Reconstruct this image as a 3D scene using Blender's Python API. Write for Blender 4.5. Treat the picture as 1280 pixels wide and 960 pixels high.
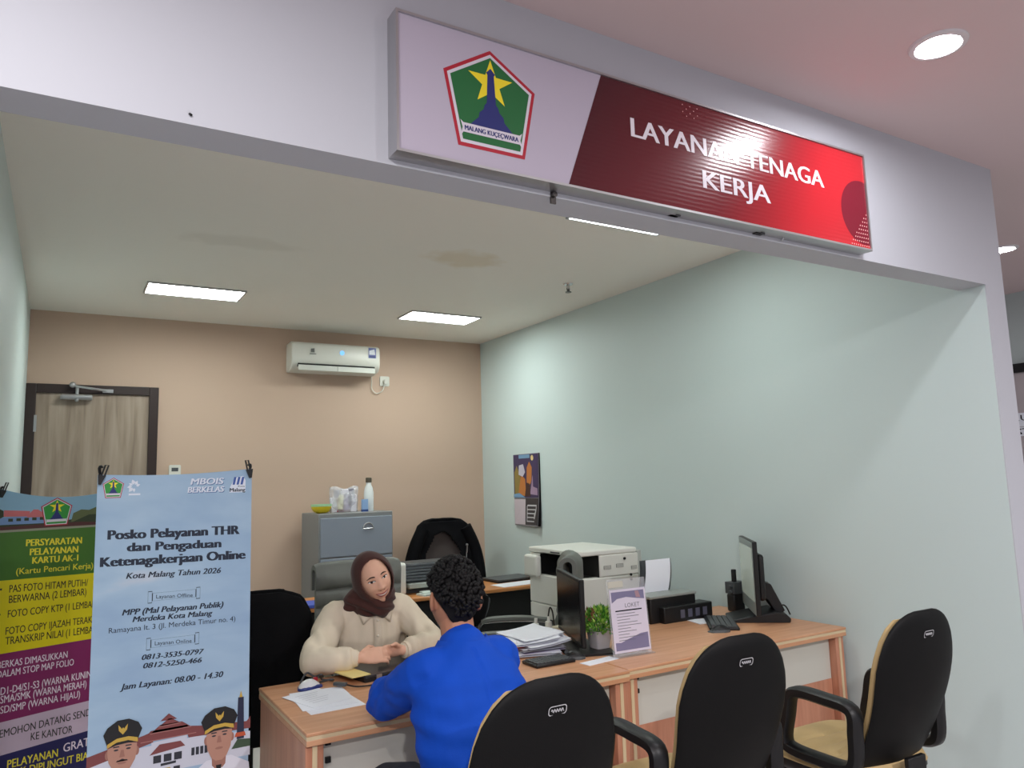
import bpy, bmesh, math, random
from math import sin, cos, pi, radians as R, sqrt, exp
from mathutils import Vector as V, Matrix as M, noise
from mathutils.bvhtree import BVHTree
random.seed(7)
SC = bpy.context.scene
COL = SC.collection
for o in list(bpy.data.objects): bpy.data.objects.remove(o)

# ------------------------------------------------------------------ camera, world, lamps, exposure
cam = bpy.data.objects.new('camera', bpy.data.cameras.new('camera')); COL.objects.link(cam)
cam.data.sensor_fit = 'HORIZONTAL'; cam.data.sensor_width = 36; cam.data.lens = 940.943/1280*36
cam.data.clip_start = .05
right = V((0.85944416, -0.51043085, -0.02856726)); up = V((-0.04115801, -0.12478203, 0.99133015)); fwd = V((0.50957017, 0.85081713, 0.1282515))
cam.matrix_world = M(((right.x, up.x, -fwd.x, 0), (right.y, up.y, -fwd.y, 0), (right.z, up.z, -fwd.z, 1.53), (0, 0, 0, 1)))
SC.camera = cam
SC.view_settings.view_transform = 'Standard'; SC.view_settings.look = 'None'
SC.view_settings.gamma = 1; SC.view_settings.use_curve_mapping = False
SC.view_settings.exposure = 0.5
W = bpy.data.worlds.new('world'); SC.world = W; W.use_nodes = True
W.node_tree.nodes['Background'].inputs[0].default_value = (.80, .81, .93, 1)
W.node_tree.nodes['Background'].inputs[1].default_value = .42
LENS_E, TUBE_E = 170.0, 27
def lamp(name, loc, power, size, color=(1, .975, .985)):
    d = bpy.data.lights.new(name, 'AREA'); d.shape = 'DISK'; d.size = size; d.energy = power; d.color = color
    o = bpy.data.objects.new(name, d); COL.objects.link(o); o.location = loc
for i, p in enumerate([(-.3, .75, 2.88), (2.4, -1.4, 2.88), (-.35, -1.4, 2.88), (5.05, -.6, 2.88)]):  # unseen lamps added without fittings, powered to brighten header, banner and desks
    lamp('unseen_fill_lamp', p, (15, 66, 72, 18)[i], .14)

# ------------------------------------------------------------------ materials
def rgb(r, g, b):
    f = lambda c: (c/255/12.92) if c/255 <= .04045 else ((c/255+.055)/1.055)**2.4
    return (f(r), f(g), f(b), 1)
MATS = {}
def mat(name, c, rough=.5, metal=0, spec=.5, bump=0, bscale=60, var=0, vscale=3, coat=0, emit=0, alpha=1, trans=0, ecol=None, sheen=0):
    if name in MATS: return MATS[name]
    m = bpy.data.materials.new(name); m.use_nodes = True; N = m.node_tree.nodes; L = m.node_tree.links
    b = N['Principled BSDF']; c = rgb(*c)
    b.inputs['Base Color'].default_value = c; b.inputs['Roughness'].default_value = rough
    b.inputs['Metallic'].default_value = metal; b.inputs['Specular IOR Level'].default_value = spec
    b.inputs['Coat Weight'].default_value = coat; b.inputs['Coat Roughness'].default_value = .08
    b.inputs['Alpha'].default_value = alpha; b.inputs['Transmission Weight'].default_value = trans
    b.inputs['Sheen Weight'].default_value = sheen
    if emit:
        b.inputs['Emission Color'].default_value = rgb(*ecol) if ecol else c; b.inputs['Emission Strength'].default_value = emit
    t = N.new('ShaderNodeTexCoord')
    if var:
        n = N.new('ShaderNodeTexNoise'); n.inputs['Scale'].default_value = vscale; n.inputs['Detail'].default_value = 4
        L.new(t.outputs['Object'], n.inputs['Vector'])
        r = N.new('ShaderNodeValToRGB'); r.color_ramp.elements[0].position = .3; r.color_ramp.elements[1].position = .7
        r.color_ramp.elements[0].color = tuple(x*(1-var) for x in c[:3])+(1,); r.color_ramp.elements[1].color = tuple(min(1, x*(1+var)) for x in c[:3])+(1,)
        L.new(n.outputs['Fac'], r.inputs[0]); L.new(r.outputs[0], b.inputs['Base Color'])
    if bump:
        n = N.new('ShaderNodeTexNoise'); n.inputs['Scale'].default_value = bscale; n.inputs['Detail'].default_value = 3
        L.new(t.outputs['Object'], n.inputs['Vector'])
        q = N.new('ShaderNodeBump'); q.inputs['Strength'].default_value = bump; q.inputs['Distance'].default_value = .01
        L.new(n.outputs['Fac'], q.inputs['Height']); L.new(q.outputs[0], b.inputs['Normal'])
    MATS[name] = m; return m
def ramp_mat(name, stops, scale, nscale, detail=4, dist=0, rough=.45, spec=.5, coat=0, lo=.25, hi=.75):
    """procedural streaks or clouds: noise on scaled object coordinates through a colour ramp"""
    if name in MATS: return MATS[name]
    m = mat(name, (128, 128, 128), rough, spec=spec, coat=coat); N = m.node_tree.nodes; L = m.node_tree.links
    t = N['Texture Coordinate'] if 'Texture Coordinate' in N else N.new('ShaderNodeTexCoord')
    mp = N.new('ShaderNodeMapping'); mp.inputs['Scale'].default_value = scale
    n = N.new('ShaderNodeTexNoise'); n.inputs['Scale'].default_value = nscale; n.inputs['Detail'].default_value = detail; n.inputs['Distortion'].default_value = dist
    r = N.new('ShaderNodeValToRGB'); e = r.color_ramp.elements
    while len(e) < len(stops): e.new(.5)
    for i, s in enumerate(stops):
        e[i].position = lo+(hi-lo)*i/(len(stops)-1); e[i].color = rgb(*s)
    L.new(t.outputs['Object'], mp.inputs[0]); L.new(mp.outputs[0], n.inputs['Vector']); L.new(n.outputs['Fac'], r.inputs[0])
    L.new(r.outputs[0], N['Principled BSDF'].inputs['Base Color']); return m

m_white = mat('white wall paint', (194, 196, 203), .55, spec=.3, bump=.03, bscale=40)
m_green = mat('pale green wall paint', (207, 221, 220), .5, spec=.35, bump=.03, bscale=40)
m_beige = mat('beige wall paint', (205, 178, 158), .6, spec=.3, bump=.03, bscale=40)
m_ceil = mat('ceiling paint', (247, 243, 235), .8, spec=.2)
m_ceilo = mat('bounce tinted hall ceiling', (222, 202, 202), .75, spec=.2)  # pink tint puts the red sign's bounce light into the colour
m_cored = mat('corridor wall paint', (190, 200, 198), .6)
m_floor = ramp_mat('polished floor tile', [(226, 218, 215), (234, 228, 225)], (1, 1, 1), 2, rough=.2)
m_frame = mat('dark brown door frame', (52, 38, 36), .4)
m_doorwood = ramp_mat('grey oak laminate', [(128, 110, 96), (160, 142, 126), (178, 160, 144)], (7, 7, .5), 3, 5, .6, .45)
m_wood = ramp_mat('beech laminate', [(190, 133, 96), (206, 151, 113), (218, 168, 132)], (1.2, 14, 14), 3, 5, .3, .35, lo=.2, hi=.8)
m_woodv = ramp_mat('beech laminate upright', [(176, 116, 90), (192, 132, 104), (206, 147, 119)], (14, 14, 1.2), 3, 5, .3, .35, lo=.2, hi=.8)
m_worange = ramp_mat('orange beech laminate', [(190, 122, 66), (206, 140, 82)], (1.2, 14, 14), 3, 5, .3, .35)
m_strip = mat('cream edge strip', (216, 194, 156), .4)
m_panel = mat('cream grey panel', (202, 200, 190), .45)
m_black = mat('black plastic', (22, 22, 24), .42, spec=.4)
m_shell = mat('black back shell', (11, 11, 12), .55, spec=.2, bump=.05, bscale=300)
m_blackfab = mat('black fabric', (14, 14, 16), .9, spec=.15, bump=.15, bscale=250)
m_khaki = mat('khaki leatherette', (196, 168, 118), .5, spec=.35, bump=.05, bscale=160, var=.06, vscale=8)
m_steel = mat('dark grey steel', (92, 88, 86), .35, .8)
m_chrome = mat('chrome', (205, 206, 208), .18, 1)
m_silver = mat('brushed aluminium', (186, 186, 188), .35, .85)
m_grey = mat('grey leatherette', (106, 109, 104), .5, spec=.4, bump=.05, bscale=120)
m_greyd = mat('dark grey plastic', (72, 75, 78), .45)
m_brownfab = mat('dark brown fabric', (74, 65, 64), .8, bump=.1, bscale=200)
m_cab = mat('grey blue cabinet enamel', (142, 152, 166), .38, spec=.5)
m_cabside = mat('grey cabinet enamel', (134, 136, 137), .45)
m_copier = mat('off white machine plastic', (230, 230, 222), .45)
m_copierd = mat('shadow grey vents', (120, 122, 118), .6)
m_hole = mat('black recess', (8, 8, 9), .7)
m_paper = mat('white paper', (232, 234, 242), .8, spec=.2)
m_print = mat('grey print', (120, 122, 130), .8, spec=.1)
m_dprint = mat('black print', (24, 26, 36), .7, spec=.2)
m_acwhite = mat('air conditioner white plastic', (226, 225, 216), .35)
m_red = mat('red print', (178, 32, 52), .4)
m_egreen = mat('emblem green', (26, 104, 52), .5)
m_egreen2 = mat('emblem bright green', (52, 150, 60), .6)
m_eyel = mat('emblem yellow', (244, 222, 40), .5)
m_enavy = mat('emblem navy', (34, 42, 112), .5)
m_ewhite = mat('emblem white', (218, 212, 222), .5)
m_skin = mat('skin', (226, 176, 150), .5, spec=.35, var=.04, vscale=25)
m_skin2 = mat('tan skin', (186, 130, 102), .5, spec=.35, var=.04, vscale=25)
m_hijab = mat('dark brown scarf cloth', (74, 46, 42), .85, spec=.15, bump=.06, bscale=200, sheen=.15)
m_cream = mat('cream blouse cloth', (226, 212, 190), .85, spec=.15, bump=.05, bscale=300)
m_blue = mat('royal blue jacket cloth', (14, 74, 188), .75, spec=.2, bump=.08, bscale=260, var=.05, vscale=12)
m_hair = mat('black hair', (17, 15, 16), .65, spec=.25)
m_trouser = mat('dark trouser cloth', (34, 36, 46), .9)
m_lip = mat('lip', (172, 88, 84), .45)
m_teeth = mat('teeth', (238, 230, 222), .3)
m_eye = mat('eye white', (232, 226, 222), .3)
m_iris = mat('dark iris', (38, 24, 20), .2)
m_brow = mat('eyebrow', (62, 42, 36), .8)
m_ywhite = mat('yellow print', (240, 224, 70), .7, spec=.2)

# ------------------------------------------------------------------ mesh helpers
class G:
    def __init__(s): s.bm = bmesh.new()
    def _f(s, vs, mi=0):
        try:
            f = s.bm.faces.new(vs); f.material_index = mi; return f
        except ValueError: return None
    def box(s, x0, x1, y0, y1, z0, z1, mi=0, X=None):
        p = [V((x, y, z)) for z in (z0, z1) for y in (y0, y1) for x in (x0, x1)]
        if X: p = [X @ q for q in p]
        v = [s.bm.verts.new(q) for q in p]
        for q in ((0, 2, 3, 1), (4, 5, 7, 6), (0, 1, 5, 4), (2, 6, 7, 3), (0, 4, 6, 2), (1, 3, 7, 5)): s._f([v[i] for i in q], mi)
        return s
    def loft(s, rings, mi=0, cap=True, closed=False):
        vs = [[s.bm.verts.new(p) for p in r] for r in rings]; n = len(vs[0])
        m = len(vs)
        for i in range(m if closed else m-1):
            a, b = vs[i], vs[(i+1) % m]
            for j in range(n): s._f((a[j], a[(j+1) % n], b[(j+1) % n], b[j]), mi)
        if cap and not closed: s._f(vs[0][::-1], mi); s._f(vs[-1], mi)
        return s
    def lathe(s, prof, c=(0, 0, 0), n=24, mi=0, X=None):
        rings = []
        for r, z in prof:
            q = [V((c[0]+max(r, 1e-4)*cos(2*pi*k/n), c[1]+max(r, 1e-4)*sin(2*pi*k/n), c[2]+z)) for k in range(n)]
            rings.append([X @ p for p in q] if X else q)
        return s.loft(rings, mi)
    def cyl(s, a, b, r, r2=None, n=18, mi=0):
        return s.tube([a, b], [r, r if r2 is None else r2], n, mi=mi)
    def tube(s, pts, r, n=10, mi=0, closed=False, lat=None, rect=None, rnd=False):
        """sweep; r a number, a list, or a list of (ra, rb) pairs; lat gives the direction of ra"""
        pts = [V(p) for p in pts]; k = len(pts)
        if not isinstance(r, (list, tuple)): r = [r]*k
        r = [q if isinstance(q, (list, tuple)) else (q, q) for q in r]
        rings = []; prev = None
        for i, p in enumerate(pts):
            a = pts[i-1] if (i or closed) else pts[i]; b = pts[(i+1) % k] if (i < k-1 or closed) else pts[i]
            t = (b-a).normalized()
            if lat is not None: b_ = V(lat)-t*V(lat).dot(t)
            elif prev is None: b_ = t.orthogonal()
            else: b_ = prev-t*prev.dot(t)
            if b_.length < 1e-6: b_ = t.orthogonal()
            b_.normalize(); prev = b_; c_ = t.cross(b_)
            def ring(p, f):
                if rect: return [p+b_*rect[0]*f*u+c_*rect[1]*f*w for u, w in ((1, .6), (.6, 1), (-.6, 1), (-1, .6), (-1, -.6), (-.6, -1), (.6, -1), (1, -.6))]
                return [p+b_*r[i][0]*f*cos(2*pi*j/n)+c_*r[i][1]*f*sin(2*pi*j/n) for j in range(n)]
            if rnd and i == 0:
                m = min(r[i]); rings += [ring(p-t*m*.9, .4), ring(p-t*m*.5, .85)]
            rings.append(ring(p, 1))
            if rnd and i == k-1:
                m = min(r[i]); rings += [ring(p+t*m*.5, .85), ring(p+t*m*.9, .4)]
        return s.loft(rings, mi, True, closed)
    def prism(s, pts, a, b, plane='xz', mi=0, X=None):
        f = {'xz': lambda u, w, d: V((u, d, w)), 'xy': lambda u, w, d: V((u, w, d)), 'yz': lambda u, w, d: V((d, u, w))}[plane]
        r = [[f(u, w, d) for u, w in pts] for d in (a, b)]
        if X: r = [[X @ p for p in q] for q in r]
        return s.loft(r, mi)
    def ball(s, c, r, n=12, mi=0, X=None):
        if not isinstance(r, (tuple, list)): r = (r, r, r)
        rings = []
        for i in range(n+1):
            t = pi*i/n; t = min(max(t, .02), pi-.02)
            q = [V((c[0]+r[0]*sin(t)*cos(2*pi*j/(2*n)), c[1]+r[1]*sin(t)*sin(2*pi*j/(2*n)), c[2]-r[2]*cos(t))) for j in range(2*n)]
            rings.append([X @ p for p in q] if X else q)
        return s.loft(rings, mi)
    def poly(s, pts, mi=0):
        return s._f([s.bm.verts.new(V(p)) for p in pts], mi)
    def grid(s, nu, nv, f, mi=0):
        v = [[s.bm.verts.new(V(f(i/nu, j/nv))) for i in range(nu+1)] for j in range(nv+1)]
        for j in range(nv):
            for i in range(nu): s._f((v[j][i], v[j][i+1], v[j+1][i+1], v[j+1][i]), mi)
        return s
    def mesh(s, name, recalc=True):
        if recalc: bmesh.ops.recalc_face_normals(s.bm, faces=s.bm.faces)
        ng = [f for f in s.bm.faces if len(f.verts) > 4]
        if ng: bmesh.ops.triangulate(s.bm, faces=ng)
        me = bpy.data.meshes.new(name); s.bm.to_mesh(me); s.bm.free(); return me
def finish(name, me, mats, parent=None, loc=(0, 0, 0), rotz=0, smooth=35, bevel=0, seg=2):
    for m in (mats if isinstance(mats, (list, tuple)) else [mats]): me.materials.append(m)
    if smooth:
        me.shade_smooth(); me.set_sharp_from_angle(angle=R(smooth))
    o = bpy.data.objects.new(name, me); COL.objects.link(o); o.location = loc; o.rotation_euler = (0, 0, rotz)
    if parent: o.parent = parent
    if bevel:
        b = o.modifiers.new('bevel', 'BEVEL'); b.width = bevel; b.segments = seg; b.limit_method = 'ANGLE'; b.angle_limit = R(40); b.harden_normals = False
    return o
def obj(name, g, mats, parent=None, loc=(0, 0, 0), rotz=0, smooth=35, bevel=0, seg=2):
    return finish(name, g.mesh(name), mats, parent, loc, rotz, smooth, bevel, seg)
def tag(o, label, cat, group=None):
    o['label'] = label; o['category'] = cat
    if group: o['group'] = group
    return o
def thing(name, label, cat, loc=(0, 0, 0), rotz=0, group=None):
    o = bpy.data.objects.new(name, None); COL.objects.link(o); o.empty_display_size = .1
    o.location = loc; o.rotation_euler = (0, 0, rotz); return tag(o, label, cat, group)
def struct(o): o['kind'] = 'structure'; return o
def copy_tree(o, parent=None):
    c = o.copy(); COL.objects.link(c); c.parent = parent
    for ch in [x for x in bpy.data.objects if x.parent == o]: copy_tree(ch, c)
    return c
def arc(cx, cz, r, a0, a1, n=10): return [(cx+r*cos(R(a0+(a1-a0)*i/n)), cz+r*sin(R(a0+(a1-a0)*i/n))) for i in range(n+1)]
def rrect(x0, x1, z0, z1, r, n=5):
    return arc(x1-r, z1-r, r, 0, 90, n)+arc(x0+r, z1-r, r, 90, 180, n)+arc(x0+r, z0+r, r, 180, 270, n)+arc(x1-r, z0+r, r, 270, 360, n)
def smoothpath(pts, k=6, closed=False):
    pts = [V(p) for p in pts]; n = len(pts); out = []
    for i in range(n if closed else n-1):
        g = (lambda j: pts[j % n]) if closed else (lambda j: pts[min(max(j, 0), n-1)])
        p0, p1, p2, p3 = g(i-1), g(i), g(i+1), g(i+2)
        for q in range(k):
            t = q/k
            out.append(.5*((2*p1)+(p2-p0)*t+(2*p0-5*p1+4*p2-p3)*t*t+(3*p1-p0-3*p2+p3)*t**3))
    if not closed: out.append(pts[-1])
    return out

# flat print: shapes in (u, w) on the local plane y = -off, seen from -Y
_cap = {}
def text_geom(s, bold, shear):
    c = bpy.data.curves.new('t', 'FONT'); c.body = s; c.offset = bold; c.shear = shear; c.resolution_u = 3
    o = bpy.data.objects.new('t', c); me = bpy.data.meshes.new_from_object(o)
    P = [v.co.copy() for v in me.vertices]; F = [tuple(p.vertices) for p in me.polygons]
    bpy.data.objects.remove(o); bpy.data.curves.remove(c); bpy.data.meshes.remove(me); return P, F
def write(g, s, x0, x1, base, cap, off, bold=.015, shear=0, mi=0, X=None, dz=0):
    """one line of lettering fitted between x0 and x1, capital height cap; dz lifts the right end"""
    P, F = text_geom(s, 0, shear); ch = .69
    if not P: return
    a = min(p.x for p in P); b = max(p.x for p in P)
    for sh in ((-1, -.33, .33, 1) if bold > .02 else (-.5, .5) if bold > .005 else (0,)):
        vs = []
        for p in P:
            u = x0+(p.x-a)/(b-a)*(x1-x0)+sh*bold*cap*1.9; q = V((u, -off-.00004*(sh+1), base+p.y/ch*cap+dz*(u-x0)/(x1-x0)))
            vs.append(g.bm.verts.new(X @ q if X else q))
        for f in F: g._f([vs[i] for i in f], mi)
def shape(g, pts, off, mi=0, X=None):
    q = [V((u, -off, w)) for u, w in pts]
    g.poly([X @ p for p in q] if X else q, mi)
def outline(g, pts, t, off, mi=0):
    n = len(pts); c = (sum(p[0] for p in pts)/n, sum(p[1] for p in pts)/n)
    inn = []
    for p in pts:
        d = V((p[0]-c[0], p[1]-c[1])); d = d*(1-t/d.length); inn.append((c[0]+d.x, c[1]+d.y))
    for i in range(n): shape(g, [pts[i], pts[(i+1) % n], inn[(i+1) % n], inn[i]], off, mi)
def emblem(cx, cz, w, h, off, d, parent, red, green, border=.045, letters=True):
    """five sided city crest: red and white border, green field, star, stepped monument, ribbon"""
    S = lambda pts: [(cx+u*w, cz+v*h) for u, v in pts]
    pent = [(0, .5), (.5, .195), (.36, -.5), (-.36, -.5), (-.5, .195)]
    sc = lambda f: [(u*f, (v+.02)*f-.02) for u, v in pent]
    g = G(); shape(g, S(pent), off, 0); shape(g, S(sc(.925)), off+d, 1); shape(g, S(sc(.86)), off+2*d, 2)
    star = []
    for k in range(10):
        r = .235 if k % 2 == 0 else .092; a = pi/2+k*pi/5; star.append((r*cos(a)*1.08, .17+r*sin(a)))
    shape(g, S(star), off+3*d, 3)
    shape(g, S([(-.028, .29), (0, .32), (.028, .29), (.05, .27), (.035, .25), (.05, -.03), (.075, -.06), (.085, -.1), (.13, -.14), (.14, -.19), (.3, -.34), (-.3, -.34), (-.14, -.19), (-.13, -.14), (-.085, -.1), (-.075, -.06), (-.05, -.03), (-.035, .25), (-.05, .27)]), off+4*d, 4)
    shape(g, S([(u*.86, v) for u, v in [(-.39, -.25), (-.355, -.275), (.355, -.275), (.39, -.25), (.365, -.32), (.39, -.41), (.355, -.365), (-.355, -.365), (-.39, -.41), (-.365, -.32)]]), off+5*d, 1)
    if letters: write(g, 'MALANG KUÇEÇWARA', cx-.29*w, cx+.29*w, cz-.343*h, .045*h, off+6*d, .03, mi=4)
    return obj('emblem', g, [red, m_ewhite, green, m_eyel, m_enavy], parent, smooth=0)

# ------------------------------------------------------------------ the room
XL, XR, BY, Y0, YB, CZ, OZ, ZB = -.244, 3.49, 6.418, 1.718, 1.833, 2.88, 2.90, 2.336
struct(obj('floor', G().box(XL-.1, 6.6, Y0, 9, -.1, 0), m_floor, smooth=0))
struct(obj('floor', G().box(-3, 6.6, -4, Y0, -.1, 0).box(-3, XL-.1, Y0, 9, -.1, 0), ramp_mat('grey hall floor tile', [(158, 152, 150), (168, 163, 160)], (1, 1, 1), 2, rough=.3), smooth=0))
m_cl = MATS['ceiling paint']
def stain(m):
    N = m.node_tree.nodes; L = m.node_tree.links; b = N['Principled BSDF']
    t = N.new('ShaderNodeTexCoord'); no = N.new('ShaderNodeTexNoise'); no.inputs['Scale'].default_value = 7; no.inputs['Detail'].default_value = 3
    L.new(t.outputs['Object'], no.inputs['Vector']); last = rgb(247, 243, 235)
    for c, s, col, amt, lo, hi in (((2.08, 3.96, CZ), (3.6, 5.5, 1), (222, 204, 170), .45, .5, 1.0), ((.8, 4.2, CZ), (2.6, 9, 1), (232, 227, 217), .5, .6, 1.1)):
        s_ = N.new('ShaderNodeVectorMath'); s_.operation = 'SUBTRACT'; s_.inputs[1].default_value = c
        k = N.new('ShaderNodeVectorMath'); k.operation = 'MULTIPLY'; k.inputs[1].default_value = s
        l = N.new('ShaderNodeVectorMath'); l.operation = 'LENGTH'
        a = N.new('ShaderNodeMath'); a.operation = 'MULTIPLY_ADD'; a.inputs[1].default_value = 1.3; 
        r = N.new('ShaderNodeMapRange'); r.inputs[1].default_value = lo+.65; r.inputs[2].default_value = hi+.65; r.inputs[3].default_value = amt; r.inputs[4].default_value = 0
        mx = N.new('ShaderNodeMixRGB'); mx.inputs[2].default_value = rgb(*col)
        L.new(t.outputs['Object'], s_.inputs[0]); L.new(s_.outputs[0], k.inputs[0]); L.new(k.outputs[0], l.inputs[0])
        L.new(no.outputs['Fac'], a.inputs[0]); L.new(l.outputs['Value'], a.inputs[2]); L.new(a.outputs[0], r.inputs[0]); L.new(r.outputs[0], mx.inputs[0])
        if isinstance(last, tuple): mx.inputs[1].default_value = last
        else: L.new(last, mx.inputs[1])
        last = mx.outputs[0]
    L.new(last, b.inputs['Base Color'])
stain(m_cl)
struct(obj('ceiling', G().box(XL-.1, XR+.15, YB, BY+.1, CZ, CZ+.1), m_ceil, smooth=0))
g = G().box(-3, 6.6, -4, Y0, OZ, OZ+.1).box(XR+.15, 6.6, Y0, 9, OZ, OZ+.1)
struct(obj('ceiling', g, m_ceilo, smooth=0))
struct(obj('wall_back', G().box(XL-.1, XR+.15, BY, BY+.1, 0, CZ), m_beige, smooth=0))
struct(obj('wall_left', G().box(XL-.1, XL, YB, BY, 0, CZ), m_green, smooth=0))
struct(obj('wall_right', G().box(XR, XR+.15, Y0, BY, 0, OZ), m_green, smooth=0))
g = G().prism([(-3, 0), (XL, 0), (XL, ZB), (XR, ZB), (XR, OZ), (-3, OZ)], Y0, YB)
g.prism([(-3, 0), (XL, 0), (XL, ZB), (XR, ZB), (XR, 0), (XR+.152, 0), (XR+.152, OZ), (-3, OZ)], Y0-.004, Y0)
struct(obj('wall_front', g, m_white, smooth=0))
struct(obj('wall_corridor', G().box(6.44, 6.6, -4, 9, 0, OZ), m_cored, smooth=0))
# office door in the back wall
g = G().box(XL, XL+.065, BY-.05, BY, 0, 2.33).box(.559, .624, BY-.05, BY, 0, 2.33).box(XL+.065, .559, BY-.05, BY, 2.265, 2.33)
dr = struct(obj('door_1', G().box(XL+.065, .559, BY-.03, BY, .005, 2.265), m_doorwood, smooth=0))
obj('door_frame', g, m_frame, dr, smooth=0, bevel=.004)
g = G(); g.cyl((-.02, BY-.075, 2.235), (.17, BY-.075, 2.235), .022).cyl((.075, BY-.075, 2.235), (.075, BY-.075, 2.31), .012)
g.ball((.045, BY-.09, 2.322), .022).tube([(.05, BY-.09, 2.315), (.17, BY-.12, 2.295), (.27, BY-.06, 2.29)], .009).box(.24, .31, BY-.07, BY-.045, 2.275, 2.3)
g.ball((.075, BY-.09, 2.21), .014, 8).box(-.03, .175, BY-.06, BY-.03, 2.22, 2.25)
obj('door_closer', g, m_silver, dr)
obj('hinge', G().box(XL+.058, XL+.075, BY-.055, BY-.045, 1.98, 2.1), m_silver, dr)
obj('door_handle', G().cyl((.5, BY-.03, 1.02), (.5, BY-.08, 1.02), .012).cyl((.5, BY-.075, 1.02), (.39, BY-.075, 1.02), .01), m_chrome, dr)
# corridor door seen past the wall end
dr2 = struct(obj('door_2', G().box(6.40, 6.44, 1.6, 3.07, .005, 2.26), mat('grey door laminate', (176, 166, 168), .5, var=.05, vscale=5), smooth=0))
obj('door_frame', G().box(6.38, 6.44, 3.07, 3.13, 0, 2.33).box(6.38, 6.44, 1.54, 1.6, 0, 2.33).box(6.38, 6.44, 1.6, 3.07, 2.26, 2.33), mat('black door frame', (24, 22, 24), .4), dr2, smooth=0)
X2 = M.Translation((6.398, 2.305, 0)) @ M.Rotation(R(-90), 4, 'Z')
g = G(); g.box(-.763, -.1, -.003, 0, 1.84, 1.945, 0, X2).box(-.763, -.1, -.003, 0, 1.765, 1.835, 0, X2)
g.bm.normal_update()
write(g, 'RUANG', -.752, -.40, 1.885, .045, .005, .0, mi=1, X=X2)
write(g, 'STAFF', -.752, -.36, 1.775, .05, .005, .04, mi=1, X=X2)
obj('door_sign', g, [m_paper, m_dprint], dr2, smooth=0)

# ------------------------------------------------------------------ ceiling fittings
m_tube2 = mat('dimmed fluorescent diffuser', (255, 255, 255), .5, emit=TUBE_E*.62, ecol=(246, 255, 250))  # front light's output lowered to darken the wall beside it
m_tube = mat('lit fluorescent diffuser', (255, 255, 255), .5, emit=TUBE_E, ecol=(246, 255, 250))
def troffer(x, y, label, m=None):
    t = thing('ceiling_light', label, 'ceiling light', (x, y, CZ), 0, 'fluorescent lights in the office ceiling')
    g = G(); a, b = .31, .15
    for q in ((-a, a, -b, -b+.012), (-a, a, b-.012, b), (-a, -a+.012, -b+.012, b-.012), (a-.012, a, -b+.012, b-.012)): g.box(*q, -.012, 0)
    obj('frame', g, m_silver, t, smooth=0)
    g = G().box(-a+.012, a-.012, -b+.012, b-.012, -.005, -.001)
    obj('diffuser', g, m or m_tube, t, smooth=0)
    g = G()
    for k in range(3): g.box(-a+.012, a-.012, -b+.012+(2*b-.024)*(k+.5)/3-.003, -b+.012+(2*b-.024)*(k+.5)/3+.003, -.01, -.0055)
    obj('louvre', g, m_silver, t, smooth=0)
troffer(.735, 5.40, 'fluorescent ceiling light nearest the left wall and the wooden door')
troffer(2.61, 5.48, 'fluorescent ceiling light near the corner above the air conditioner side of the back wall')
troffer(2.50, 2.92, 'fluorescent ceiling light just behind the header, partly hidden under the red sign', m_tube2)
m_lens = mat('lit lamp lens', (255, 255, 255), .5, emit=LENS_E, ecol=(250, 250, 255))
def downlight(x, y, label):
    t = thing('downlight', label, 'ceiling light', (x, y, OZ), 0, 'round downlights in the hall ceiling')
    obj('trim_ring', G().lathe([(.062, 0), (.062, -.006), (.07, -.01), (.085, -.007), (.088, 0)], n=40), mat('white lamp ring', (225, 220, 222), .4), t)
    obj('lens', G().lathe([(.061, -.001), (.061, -.004), (.0, -.0045)], n=40), m_lens, t)
downlight(2.394, 1.239, 'large bright round downlight in the hall ceiling to the right of the sign')
downlight(5.057, 2.36, 'small far round downlight over the corridor at the right edge')
s = thing('sprinkler', 'small ceiling sprinkler head in the office ceiling', 'sprinkler', (2.975, 4.17, CZ))
obj('escutcheon', G().lathe([(.035, 0), (.03, -.008), (.012, -.012), (.012, -.035)]), m_chrome, s)
obj('deflector', G().lathe([(.004, -.035), (.004, -.055), (.022, -.056), (.022, -.06), (.002, -.061)]).cyl((.012, 0, -.03), (.006, 0, -.056), .003).cyl((-.012, 0, -.03), (-.006, 0, -.056), .003), m_steel, s)
# hardware on the header
for x, z, lab in ((1.629, 2.365, 'black cable clip on the header under the middle of the red sign'), (2.017, 2.362, 'black cable clip on the header under the right end of the red sign')):
    c = thing('cable_clip', lab, 'clip', (x, Y0, z), 0, 'clips on the header')
    obj('bracket', G().box(-.035, .03, -.012, 0, .004, .02).box(-.012, .03, -.022, 0, -.014, .004), m_black, c, bevel=.002)
    obj('tab', G().box(.006, .026, -.028, -.022, -.018, .0), m_greyd, c, bevel=.002)
c = thing('wall_hook', 'small metal hook on the header under the right end of the sign', 'hook', (2.143, Y0, 2.36))
obj('plate', G().box(-.008, .008, -.004, 0, -.02, .022), m_silver, c, bevel=.001)
obj('hook', G().tube([(0, -.004, .01), (0, -.02, .006), (0, -.022, -.012), (0, -.012, -.018)], .003), m_chrome, c)
c = thing('wall_anchor', 'tiny dark anchor screw on the bare white header left of the sign', 'screw', (.211, Y0, 2.364))
obj('plug', G().cyl((0, 0, 0), (0, -.004, 0), .005), m_greyd, c); obj('screw', G().cyl((.001, -.004, -.004), (.004, -.009, -.008), .0028), m_black, c)

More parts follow.
